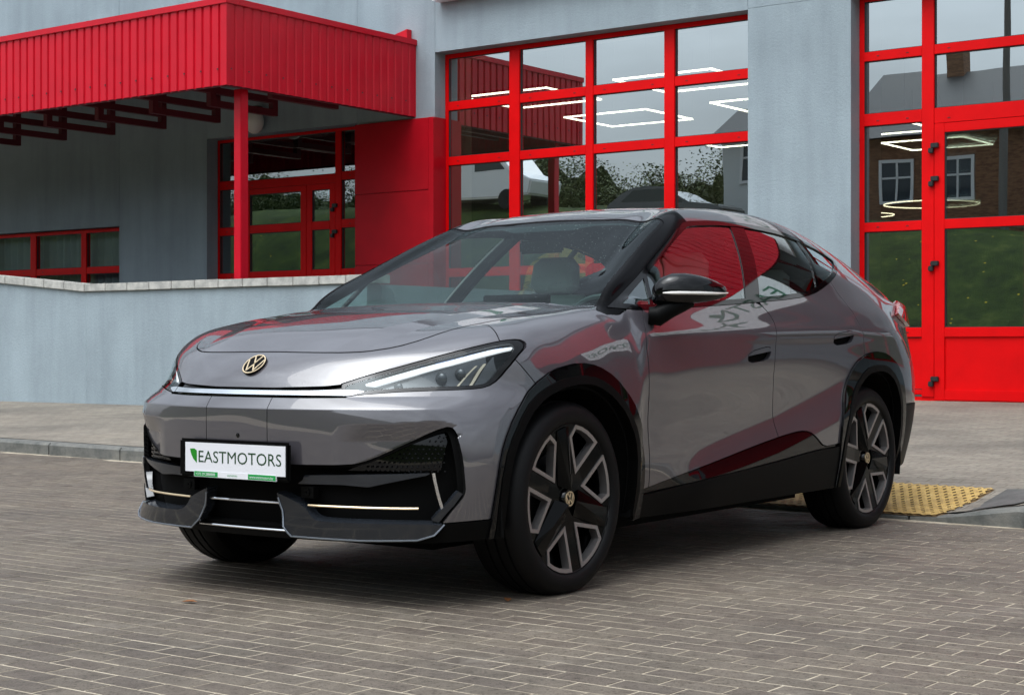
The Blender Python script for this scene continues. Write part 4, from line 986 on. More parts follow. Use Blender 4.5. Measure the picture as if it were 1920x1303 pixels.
QD = [(-.80, 1.30), (-.645, 1.06), (-.672, 1.06), (-.829, 1.30)]
CD = [(-2.425, 1.52), (-2.395, 1.365), (-2.262, 1.18), (-2.297, 1.18), (-2.425, 1.36), (-2.46, 1.52)]
TAIL = [(-3.30, 1.098), (-3.47, 1.158), (-3.60, 1.172), (-3.9, 1.15), (-3.9, 1.03), (-3.56, 1.035), (-3.46, 1.055)]
HF = rnd_poly([(-1.395, .852), (-1.60, .868), (-1.625, .90), (-1.615, .935), (-1.40, .905)], 1); HR = rnd_poly([(-2.275, .93), (-2.48, .945), (-2.51, .975), (-2.50, 1.01), (-2.285, .992)], 1)
def F(axes, poly, sign=1, g=0, cond=None):
    def f(V, Nn):
        s = sign * sd(V[:, axes], poly) - g
        if cond is not None: s = np.where(cond(V), s, -1.0 if sign > 0 else 1.0)
        return s
    return f
side = lambda V: V[:, 1] > .5
front = lambda V: (V[:, 0] > .2)
def half(ax, val, sign=1): return lambda V, Nn: sign * (V[:, ax] - val)
gap = .0026
I = dict(hood=lambda s, g: F(XY, HOOD, s, g, lambda V: V[:, 2] > .8), seam=lambda s, g: (lambda V, Nn: s * (V[:, 0] - np.where(V[:, 2] > .945, np.interp(V[:, 1], [.60, .70, .80, .85, .90], [.215, .245, .313, .312, .30]), np.interp(V[:, 2], [.55, .66, .728, .80, .88, .945], [-.2, .05, .178, .22, .292, .312]))) - g), head=lambda s, g: F(YZ, HEAD, s, g, front), bar=lambda s, g: F(YZ, BAR, s, g, front),
         intake=lambda s, g: F(YZ, INTAKE, s, g, front), low=lambda s, g: F(YZ, LOW, s, g, front), dlo=lambda s, g: F(XZ, DLO, s, g, side), fo=lambda s, g: F(XZ, FO, s, g, side), fi=lambda s, g: F(XZ, FI, s, g, lambda V: V[:, 1] > .4),
         ro=lambda s, g: F(XZ, RO, s, g, side), ri=lambda s, g: F(XZ, RI, s, g, side), cladl=lambda s, g: F(XZ, CLADL, s, g, side), ledge=lambda s, g: F(XZ, LEDGE, s, g, side),
         df=lambda s, g: F(XZ, DF, s, g, side), dr=lambda s, g: F(XZ, DR, s, g, side), ws=lambda s, g: F(XY, WS, s, g, lambda V: V[:, 2] > 1.0), pil=lambda s, g: F(XY, PIL, s, g, lambda V: V[:, 2] > 1.055),
         rg=lambda s, g: F(XY, RGLASS, s, g, lambda V: V[:, 2] > 1.15), tail=lambda s, g: F(XZ, TAIL, s, g), lip=lambda s, g: F(YZ, LIP, s, g, front), shelf=lambda s, g: F(YZ, SHELF, s, g, front),
         bp=lambda s, g: F(XZ, BP, s, g), qd=lambda s, g: F(XZ, QD, s, g), cd=lambda s, g: F(XZ, CD, s, g), hf=lambda s, g: F(XZ, HF, s, g, side), hr=lambda s, g: F(XZ, HR, s, g, side))
def cut(spec, flat_=False):
    mesh = SKIN0 if flat_ else SKIN
    for it in spec:
        if callable(it): f = it(mesh[0], mesh[1])
        else:
            nm, s = it[0], it[1]; g = it[2] if len(it) > 2 else gap
            f = I[nm](s, g)(mesh[0], mesh[1])
        if not (f > 0).any(): return None
        mesh = clip(mesh, f)
    return mesh
def build(name, V, Nn, T, m, parent, skirt, skip_mid, flip=False, join=False, mat2=None):
    e = np.sort(np.vstack([T[:, [0, 1]], T[:, [1, 2]], T[:, [2, 0]]]), axis=1)
    raw = np.vstack([T[:, [0, 1]], T[:, [1, 2]], T[:, [2, 0]]])
    key = e[:, 0].astype(np.int64) * 10 ** 7 + e[:, 1]; u, idx, c = np.unique(key, return_index=True, return_counts=True)
    be = raw[idx[c == 1]]
    if skip_mid: be = be[~((np.abs(V[be[:, 0], 1]) < 1e-4) & (np.abs(V[be[:, 1], 1]) < 1e-4))]
    sg = np.array([1, -1, 1])
    parts = []
    def side_(s):
        VV = V * (sg if s < 0 else 1); NNs = Nn * (sg if s < 0 else 1); TT = T if s > 0 else T[:, ::-1]; BE = be if s > 0 else be[:, ::-1]
        return VV, NNs, TT, BE
    allV, allN, allF, mi = [], [], [], []
    off = 0
    for s in ((1, -1) if join else ((-1,) if flip else (1,))):
        VV, NNs, TT, BE = side_(s)
        allV.append(VV); allN.append(NNs); allF += (TT + off).tolist(); mi += [0] * len(TT); off += len(VV)
        if skirt and len(BE):
            q = np.unique(BE); mp_ = {int(a): i for i, a in enumerate(q)}
            o1 = VV[q]; o2 = o1 - NNs[q] * skirt; allV += [o1, o2]; allN += [np.zeros_like(o1), np.zeros_like(o2)]
            k = len(q); b0 = np.array([mp_[int(a)] for a in BE[:, 0]]); b1 = np.array([mp_[int(a)] for a in BE[:, 1]])
            allF += (np.c_[b1, b0, b0 + k, b1 + k] + off).tolist(); mi += [1 if mat2 else 0] * len(BE); off += 2 * k
    VV = np.vstack(allV); NNs = np.vstack(allN)
    if join:                                 # weld the two halves on the centre line
        bm = None
        n1 = len(V)
    me = bpy.data.meshes.new(name); me.from_pydata(VV.tolist(), [], allF)
    me.materials.append(m)
    if mat2: me.materials.append(mat2); me.polygons.foreach_set('material_index', mi)
    me.polygons.foreach_set('use_smooth', [True] * len(me.polygons))
    me.normals_split_custom_set_from_vertices(NNs.tolist())
    o = bpy.data.objects.new(name, me); COL.objects.link(o); o.parent = parent
    return o
def panel(name, spec, m, off=0., skirt=.018, how='both', parent=None, mat2=None, label=None, warp=None):
    mesh = cut(spec, off < -.015)
    if mesh is None: print('EMPTY', name); return None
    V, Nn, T = mesh; V = V + Nn * off
    if warp: V = warp(V, Nn)
    pr = parent or car
    if how == 'join': o = build(name, V, Nn, T, m, pr, skirt, True, join=True, mat2=mat2); res = o
    else:
        o = build(name, V, Nn, T, m, pr if not isinstance(pr, tuple) else pr[0], skirt, False, mat2=mat2); res = o
        if how == 'both':
            o2 = build(name, V, Nn, T, m, pr if not isinstance(pr, tuple) else pr[1], skirt, False, flip=True, mat2=mat2); res = (o, o2)
    return res
bumper_low = [('seam', 1), ('hood', -1), ('head', -1), ('bar', -1), ('fo', -1), ('intake', -1), ('low', -1), lambda V, Nn: np.where(V[:, 0] > .1, np.where(V[:, 1] < .43, .757 - V[:, 2], np.interp(V[:, 1], [.43, .6, .80, .83, .86], [.757, .769, .779, .80, .90]) - V[:, 2]), -1.) + .003]
def nose_f(V, Nn): return V[:, 2] - np.interp(V[:, 1], [.43, .6, .80, .83, .86, .9], [.757, .769, .779, .80, .90, .93]) - .003
P_ = panel('front_bumper', bumper_low + [half(1, .1535, -1)], M['paint'], 0, .03, 'join', mat2=M['void'])
panel('bumper_side', bumper_low + [half(1, .1565)], M['paint'], 0, .03, mat2=M['void'])
panel('nose_panel', [('seam', 1), ('hood', -1), ('head', -1), ('bar', -1), nose_f], M['paint_wet'], 0, .02, 'join')
panel('hood', [('hood', 1)], M['paint_wet'], .0012, .02, 'join')
panel('front_fender', [('seam', -1), ('hood', -1), ('fo', -1), ('df', -1), ('dlo', -1), ('pil', -1), ('ws', -1), ('head', -1), ('cladl', -1), lambda V, Nn: V[:, 0] + .60 + np.where(V[:, 2] > 1.05, .2, 0), half(1, .5), lambda V, Nn: 1.12 - V[:, 2]], M['paint'], 0, .018)
fd = panel('front_door', [('df', 1), ('dlo', -1), ('cladl', -1), ('hf', -1, 0), ('pil', -1), ('fo', -1), ('ws', -1)], M['paint'], .0005, .02)
rd_ = panel('rear_door', [('dr', 1), ('dlo', -1), ('cladl', -1), ('hr', -1, 0), ('ro', -1)], M['paint'], .0005, .02)
for pr, hp in ((fd, HF), (rd_, HR)):
    nm = 'hf' if hp is HF else 'hr'
    zt = np.interp([0], [0], [0]); x0 = min(p[0] for p in hp); x1 = max(p[0] for p in hp)
    mid = (lambda V, a=hp: np.interp(-V[:, 0], [-x1, -x0], [.5 * (min(p[1] for p in a) + max(p[1] for p in a)) - .006, .5 * (min(p[1] for p in a) + max(p[1] for p in a)) + .016]))
    panel('handle_recess', [(nm, 1, -.004)], M['void'], -.030, -.028, parent=pr)
    panel('door_handle', [(nm, 1, .003), lambda V, Nn, q=mid: V[:, 2] - q(V)], M['paint'], .002, .012, parent=pr)
panel('quarter_panel', [('dr', -1), ('dlo', -1), ('ro', -1), ('tail', -1), ('cladl', -1), ('pil', -1), ('ws', -1), ('rg', -1), half(0, -1.24, -1), lambda V, Nn: np.where(V[:, 0] < -1.66, 1., V[:, 2] - 1.3), lambda V, Nn: np.where(V[:, 0] > -3.45, V[:, 1] - .565 - gap, 1.), lambda V, Nn: np.where(V[:, 0] < -3.2, V[:, 2] - .62 - gap, 1.), lambda V, Nn: np.where(V[:, 0] < -3.45, V[:, 1] - .60, 1.)], M['paint'], 0, .018)
panel('roof', [half(0, -1.20, -1), ('ws', -1, .001), ('rg', -1), ('pil', -1), half(0, -3.46), lambda V, Nn: .565 - gap - V[:, 1], half(2, 1.2)], M['paint_wet'], 0, .015, 'join')
panel('rear_window', [('rg', 1)], M['gblack'], -.003, .01, 'join')
panel('tailgate', [half(0, -3.455, -1), ('tail', -1), ('rg', -1), lambda V, Nn: .60 - gap * 2 - V[:, 1], half(2, .625)], M['paint'], 0, .018, 'join')
panel('rear_bumper', [half(0, -3.0, -1), ('ro', -1), lambda V, Nn: .62 - gap - V[:, 2]], M['mblack'], .004, .02, 'join')
tl = panel('tail_lamp', [('tail', 1, .002)], M['tail'], .022, .03, 'both')
panel('wheel_arch_trim', [('fo', 1, 0), F(XZ, FI, -1, .030, lambda V: V[:, 1] > .4), ('df', -1, -.004)], M['gblack'], .012, .022)
panel('wheel_arch_trim', [('fi', -1, 0), F(XZ, FI, 1, -.032, lambda V: V[:, 1] > .4), half(2, .24)], M['mblack'], .017, .05)
panel('wheel_arch_trim', [('ro', 1, 0), F(XZ, RI, -1, .030, side), half(2, .24)], M['gblack'], .012, .022)
panel('wheel_arch_trim', [('ri', -1, 0), F(XZ, RI, 1, -.032, side), half(2, .24)], M['mblack'], .017, .05)
panel('sill_trim', [('cladl', 1), ('ledge', -1, 0), ('fo', -1, .001), ('ro', -1, .001)], M['gblack'], -.006, .015)
panel('sill', [('ledge', 1), ('fo', -1, .001), ('ro', -1, .001), half(2, .236)], M['mblack'], .006, .03)
panel('window_trim', [('dlo', 1, 0), F(XZ, DLO, -1, -.021, side)], M['gblack'], .002, .016)
inner = F(XZ, DLO, 1, .0215, side)
panel('pillar_trim', [inner, ('bp', 1, .001)], M['gblack'], -.001, .012); panel('pillar_trim', [inner, ('cd', 1, .001)], M['gblack'], -.001, .012); panel('pillar_trim', [inner, ('qd', 1, .001)], M['gblack'], -.001, .012)
panel('side_window', [inner, ('bp', -1, .001), ('qd', -1, .001), ('cd', -1, .001)], M['sideglass'], -.005, 0)
wsp_ = panel('windscreen', [('ws', 1, .014)], M['wsglass'], -.004, 0, 'join')
panel('header_band', [('ws', 1, .014), lambda V, Nn: -1.12 - V[:, 0] - .05 * (V[:, 1] > .16) * np.clip((V[:, 1] - .16) / .1, 0, 1)], M['pillar'], -.010, 0, 'join', parent=wsp_)
panel('windscreen_edge', [('ws', 1, .0005), F(XY, WS, -1, -.014, lambda V: V[:, 2] > 1.0)], M['pillar'], -.0035, .012, 'join')
panel('pillar_trim', [('pil', 1, .001), ('ws', -1, .001), ('dlo', -1, .001), ('hood', -1)], M['pillar'], -.001, .015)
panel('cowl_cover', [half(0, -.36, -1), half(0, -.47), half(2, 1.0), ('hood', -1, -.03), F(XY, WS, -1, .01, lambda V: V[:, 2] > 1.0), lambda V, Nn: .77 - V[:, 1]], M['mblack'], -.02, 0, 'join')
# ---- front mask
bar_ = panel('light_bar', [('bar', 1, .001), ('head', -1, -.002)], M['gblack'], -.010, -.010, 'join')
panel('light_strip', [F(YZ, [(-1, .752), (.452, .757), (.500, .772), (.44, .776), (.30, .772), (-1, .771)], 1, 0, front)], M['lampclear'], -.001, .012, 'join', parent=bar_)
hl = panel('headlight', [('head', 1, .001), ('bar', -1, -.03)], M['void'], -.050, -.046, 'both')
panel('lens', [('head', 1, .002)], M['lens'], -.002, 0, parent=hl)
panel('lamp_rim', [('head', 1, .001), F(YZ, HEAD, -1, -.013, front)], M['gblack'], -.0015, .012, parent=hl)
panel('lamp_bowl', [F(YZ, [(.49, .806), (.60, .782), (.78, .785), (.806, .792), (.808, .88), (.795, .912), (.62, .842)], 1, 0, front)], M['lampgrey'], -.034, .004, parent=hl)
panel('light_guide', [F(YZ, [(.478, .803), (.515, .799), (.62, .834), (.72, .872), (.81, .914), (.842, .930), (.838, .938), (.80, .929), (.71, .888), (.60, .847)], 1, 0, front)], M['drl'], -.016, .012, parent=hl)
panel('blue_foil', [F(YZ, [(.62, .858), (.72, .898), (.81, .936), (.84, .945), (.80, .930), (.70, .886)], 1, 0, front)], M['blue'], -.018, .002, parent=hl)
panel('gold_blade', [F(YZ, [(.775, .785), (.782, .785), (.806, .872), (.799, .872)], 1, 0, front)], M['gold_lamp'], -.014, .012, parent=hl)
panel('gold_blade', [F(YZ, [(.745, .79), (.751, .79), (.787, .865), (.782, .865)], 1, 0, front)], M['gold_lamp'], -.016, .012, parent=hl)
panel('lamp_facet', [F(YZ, [(.786, .785), (.822, .80), (.835, .83), (.815, .90), (.808, .872)], 1, 0, front)], M['lampgrey'], -.012, .012, parent=hl)
def skin_pt(y, z):                           # front skin point nearest to (y,z)
    V = SKIN0[0]; mk = V[:, 0] > .2; d = (V[:, 1] - y) ** 2 + (V[:, 2] - z) ** 2; d = np.where(mk, d, 9); i = d.argmin(); return Vector(SKIN0[0][i]), Vector(SKIN0[1][i])
M['bulb'] = mat('projector lens', (.05, .055, .06), .04, .5)
for yy, zz, rr in ((.59, .800, .020), (.70, .822, .026), (.748, .836, .024)):
    p, n_ = skin_pt(yy, zz); c_ = p - n_ * .03
    for s_, pr in ((1, hl[0]), (-1, hl[1])):
        q = MB().lathe([(rr * math.sin(a), rr * .7 * math.cos(a)) for a in [i * math.pi / 2 / 6 + .001 for i in range(7)]], 16, lambda a, b, h: (c_.x + h, s_ * (c_.y + a), c_.z + b))
        obj('projector', q, M['bulb'], pr, smooth=True)
def skin_path(y0, z0, y1, z1, n, d):
    out = []
    for i in range(n + 1):
        y, z = y0 + (y1 - y0) * i / n, z0 + (z1 - z0) * i / n
        V, Nn = SKIN0[0], SKIN0[1]; mk = (V[:, 0] > .2) & (abs(V[:, 1] - y) < .03) & (abs(V[:, 2] - z) < .03)
        w = 1 / ((V[mk, 1] - y) ** 2 + (V[mk, 2] - z) ** 2 + 1e-5); x = (V[mk, 0] * w).sum() / w.sum(); nn = (Nn[mk] * w[:, None]).sum(0); nn /= np.linalg.norm(nn)
        out.append((x - nn[0] * d, y - nn[1] * d, z - nn[2] * d))
    return out
gr = panel('lower_grille', [('intake', 1, -.004)], M['void'], -.075, -.060, 'join')
panel('grille_shelf', [('shelf', 1, 0)], M['dgrey'], -.020, .03, parent=(gr, gr), warp=lambda V, Nn: V - Nn * (np.clip((.485 - V[:, 2]) / .05, 0, 1) * .018)[:, None])
panel('front_blade', [('lip', 1, 0)], M['dgrey'], .006, .05, warp=lambda V, Nn: V + Nn * (-.016 + .046 * sstep(.345, .258, V[:, 2]))[:, None])
for s_ in (1, -1):
    pth = []
    for (y0, z0), (y1, z1) in zip([(.184, .385), (.190, .36), (.213, .290), (.250, .262), (.519, .257), (.69, .259), (.735, .275)], [(.190, .36), (.213, .290), (.250, .262), (.519, .257), (.69, .259), (.735, .275), (.764, .306)]):
        for x, y, z in skin_path(y0, z0, y1, z1, 3, 0.)[:3 if (y1, z1) != (.764, .306) else 4]:
            _, n_ = skin_pt(y, z); k_ = -.008 + .046 * float(sstep(.345, .258, np.array([z]))[0]); pth.append((x + n_.x * k_, s_ * (y + n_.y * k_), z + n_.z * k_))
    obj('blade_highlight', MB().tube(pth, .0035, 6), M['edge'], car, smooth=True)  # added thin tube, its pale colour stands in for the highlight on the bevel
panel('splitter', [('low', 1, .002), F(YZ, LIP, -1, .001, front), half(0, .38), ('fo', -1, .0), half(2, .238)], M['mblack'], .004, .05, 'join')
panel('outer_fin', [F(YZ, [(.752, .307), (.80, .372), (.820, .41), (.812, .42), (.79, .385), (.735, .318)], 1, 0, front)], M['dgrey'], -.008, .03, parent=(gr, gr))
def strip_both(name, path, r, m_, pr):
    for s_ in (1, -1): obj(name, MB().tube([(x, s_ * y, z) for x, y, z in path], r, 6), m_, pr, smooth=True)
strip_both('gold_strip', skin_path(.304, .357, .703, .356, 10, .022), .0042, M['gold'], gr)
strip_both('bright_fin', skin_path(.752, .486, .767, .356, 5, .012), .006, M['chrome'], gr)
q = MB().tube(skin_path(-.16 + .16, .361, .178, .361, 5, .02)[::-1] + [(x, -y, z) for x, y, z in skin_path(0.0, .361, .178, .361, 5, .02)[1:]], .0042, 6); obj('bright_strip', q, M['chrome'], gr, smooth=True)
q = MB().tube(skin_path(0, .266, .33, .266, 6, -.002)[::-1] + [(x, -y, z) for x, y, z in skin_path(0, .266, .33, .266, 6, -.002)[1:]], .004, 6); obj('bright_strip', q, M['chrome'], gr, smooth=True)
# dimpled texture of the upper intake
q = MB()
for i in range(17):
    for j in range(9):
        y, z = .52 + i * .0165 + (j % 2) * .008, .49 + j * .0155
        if z > np.interp(y, [.5, .586, .69, .774], [.50, .53, .585, .632]) or y > .775: continue
        p, n_ = skin_pt(y, z); c_ = p - n_ * .040; d = .0042
        for s_ in (1, -1): q.add([(c_.x, s_ * (y - d), z), (c_.x, s_ * y, z - d), (c_.x, s_ * (y + d), z), (c_.x, s_ * y, z + d), (c_.x + .006, s_ * y, z)], [(0, 1, 4), (1, 2, 4), (2, 3, 4), (3, 0, 4)])
st = obj('grille_studs', q, M['wheelblack'], gr); st['kind'] = 'stuff'
panel('grille_insert', [F(YZ, [(.46, .488), (.56, .488), (.775, .492), (.79, .60), (.775, .640), (.69, .592), (.586, .536)], 1, 0, front)], M['gblack'], -.042, .01, parent=(gr, gr))
for s_ in (1, -1):
    q = MB().box(.772, .80, s_ * .302 - .03, s_ * .302 + .03, .388, .428).lathe([(.004, 0), (.013, .0), (.014, .004), (.004, .004)], 14, lambda a, b, h: (.80 + h, s_ * .302 + a, .409 + b), closed=True)
    obj('parking_sensor', q, M['mblack'], gr, bevel=0)
q = MB().lathe([(.001, .006), (.009, .004), (.012, -.003), (.012, -.012)], 14, lambda a, b, h: (.853 + h, .012 + a, .606 + b)); obj('camera_lens', q, M['gblack'], P_, smooth=True)
# ---- emblem
def stroke(mb, pts, w, fn, h0, h1):
    for (a, b), (c_, d) in zip(pts[:-1], pts[1:]):
        v_ = Vector((c_ - a, d - b)); l = v_.length; v_ /= l; n_ = Vector((-v_.y, v_.x)) * w / 2; e_ = v_ * w * .3
        mb.prism([(a - e_.x + n_.x, b - e_.y + n_.y), (a - e_.x - n_.x, b - e_.y - n_.y), (c_ + e_.x - n_.x, d + e_.y - n_.y), (c_ + e_.x + n_.x, d + e_.y + n_.y)], fn, h0, h1)
def emblem(rad, fn, parent, name='badge'):
    b = obj(name, MB().lathe([(.0005, .0), (rad * 1.08, .0), (rad * 1.08, .003), (.0005, .0032)], 32, lambda a, c_, h: fn(a, c_, h)), M['pillar'], parent, smooth=True)
    q = MB().lathe([(rad * .95, .003), (rad * .95, .0052), (rad * 1.05, .0052), (rad * 1.05, .003)], 40, lambda a, c_, h: fn(a, c_, h), closed=True)
    w = rad * .115
    stroke(q, [(-.37 * rad, .86 * rad), (0, .10 * rad), (.37 * rad, .86 * rad)], w, fn, .003, .0051)
    stroke(q, [(-.80 * rad, .44 * rad), (-.37 * rad, -.72 * rad), (0, -.04 * rad), (.37 * rad, -.72 * rad), (.80 * rad, .44 * rad)], w, fn, .003, .0050)
    obj('letters', q, M['gold'], b)
    return b
p, n_ = skin_pt(0.0, .862); n_ = Vector((n_.x, 0, n_.z)).normalized(); ex = Vector((0, 1, 0)); ey = n_.cross(ex).normalized()
if ey.z < 0: ey = -ey
pc = Vector((p.x, .004, p.z)) + n_ * .003
emblem(.047, lambda a, b, h: tuple(pc + ex * a + ey * b + n_ * h), car)
# ---- number plate
pl = obj('plate_holder', MB().box(.862, .880, -.272, .288, .447, .588), M['mblack'], car, bevel=.008)
obj('plate', MB().box(.8805, .8835, -.2335, .2735, .467, .575), M['plate_w'], pl)
obj('plate_text', text_mb('EASTMOTORS', .062, lambda u, v_: (.8842, -.163 + u, .503 + v_), width=.418), M['textg'], pl)
lf = [(0, 0), (.006, -.02), (.018, -.038), (.036, -.052), (.036, -.006), (.024, .001)]
obj('plate_logo', MB().add([(.8843, -.208 + a, .551 + b) for a, b in lf], [tuple(range(6))]), M['leafg'], pl)
obj('plate_strip', MB().box(.8805, .8850, -.186, .231, .449, .4705), M['plate_w'], pl)
obj('strip_field', MB().box(.8851, .8853, -.184, -.062, .4505, .469).box(.8851, .8853, .092, .229, .4505, .469), M['plate_g'], pl)
obj('strip_text', text_mb('+375 29 2888888', .0135, lambda u, v_: (.8858, -.176 + u, .4552 + v_), width=.10), M['plate_w'], pl)
obj('strip_text', text_mb('www.eastmotors.by', .0135, lambda u, v_: (.8858, .099 + u, .4552 + v_), width=.118), M['plate_w'], pl)
obj('strip_text', text_mb('EASTMOTORS', .009, lambda u, v_: (.8858, -.012 + u, .456 + v_), width=.05), M['plate_g'], pl)
# ---- mirrors
secs = [(.885, -.655, .012, .012, 1.135, .015, .015), (.90, -.650, .045, .05, 1.14, .045, .040), (.93, -.655, .062, .085, 1.145, .068, .050), (.97, -.672, .070, .115, 1.148, .080, .050), (1.01, -.695, .070, .125, 1.150, .078, .047), (1.05, -.735, .068, .115, 1.152, .066, .042), (1.08, -.785, .058, .085, 1.153, .047, .034), (1.098, -.835, .035, .045, 1.153, .026, .022), (1.104, -.855, .006, .006, 1.153, .005, .005)]
for s_ in (1,):                            # the photograph shows no mirror on the far side
    n_a = 28; vs_ = []; fs_ = []
    for (y, cx, rf_, rb, cz, rt, rbt) in secs:
        for k in range(n_a):
            a = 2 * math.pi * k / n_a; c_, q_ = math.cos(a), math.sin(a)
            e_ = .8; cc = math.copysign(abs(c_) ** e_, c_); qq = math.copysign(abs(q_) ** e_, q_)
            vs_.append((cx + (rf_ if c_ > 0 else rb) * cc, s_ * y, cz + (rt if q_ > 0 else rbt) * qq))
    for i in range(len(secs) - 1):
        for k in range(n_a): fs_.append((i * n_a + k, i * n_a + (k + 1) % n_a, (i + 1) * n_a + (k + 1) % n_a, (i + 1) * n_a + k))
    mir = obj('mirror', MB().add(vs_, fs_), M['gblack'], car, smooth=True, sharp=R(60))
    pth = []
    for y in (.955, .985, 1.01, 1.035, 1.06, 1.08, 1.095):
        cx, rf_ = np.interp(y, [s[0] for s in secs], [s[1] for s in secs]), np.interp(y, [s[0] for s in secs], [s[2] for s in secs]); pth.append((cx + rf_ + .001, s_ * (y + .002), 1.146))
    pth.append((-.875, s_ * 1.104, 1.150))
    obj('indicator', MB().tube(pth, [.003, .006, .007, .007, .007, .007, .006, .003], 8), M['ledw'], mir, smooth=True)
    obj('mirror_arm', MB().tube([(-.605, s_ * .885, 1.055), (-.625, s_ * .915, 1.052), (-.655, s_ * .95, 1.082), (-.70, s_ * .985, 1.105), (-.73, s_ * 1.01, 1.12)], [.036, .042, .040, .036, .03], 14), M['mblack'], mir, smooth=True)
# ---- fin, shell, floor, liners
obj('roof_antenna', MB().prism([(-2.86, 1.47), (-3.02, 1.425), (-3.06, 1.495), (-3.00, 1.53)], lambda u, w, a: (u, a, w), -.018, .018), M['paint'], car, bevel=.008)
panel('body_shell', [('dlo', -1, -.004), ('ws', -1, .004), ('rg', -1, 0), ('fi', -1, -.01), ('ri', -1, -.01), ('intake', -1, -.01), ('head', -1, -.01), F(YZ, BAR, -1, -.01, front), lambda V, Nn: np.where(V[:, 2] > 1.05, np.where((V[:, 0] < -.36) & (V[:, 0] > -.46) & (V[:, 1] < .75), -1, 1.), 1.)], M['void'], -.026, 0, 'join')
obj('underbody', MB().box(-2.3, -.55, -.72, .72, .18, .235).box(-3.2, -2.301, -.60, .60, .20, .235).box(-.549, .40, -.56, .56, .18, .235).box(.621, .66, -.28, .28, .225, .24), M['void'], car)
for wx in (0, -2.766):
    for s_ in (1, -1):
        rr = [(.445 if wx == 0 else .46), .47]
        q = MB(); n_a = 24; ring = []
        for k in range(n_a + 1):
            a = math.pi * (-.08 + 1.16 * k / n_a); ring.append((wx - .02 * (wx == 0) + rr[0] * math.cos(a), .36 + rr[0] * math.sin(a)))
        vs_ = [(x, s_ * .56, z) for x, z in ring] + [(x, s_ * .893, z) for x, z in ring]; q.add(vs_, [(k, k + 1, n_a + 2 + k, n_a + 1 + k) for k in range(n_a)])
        q.add([(x, s_ * .56, z) for x, z in ring], [tuple(range(n_a + 1))])
        obj('wheel_liner', q, M['void'], car)
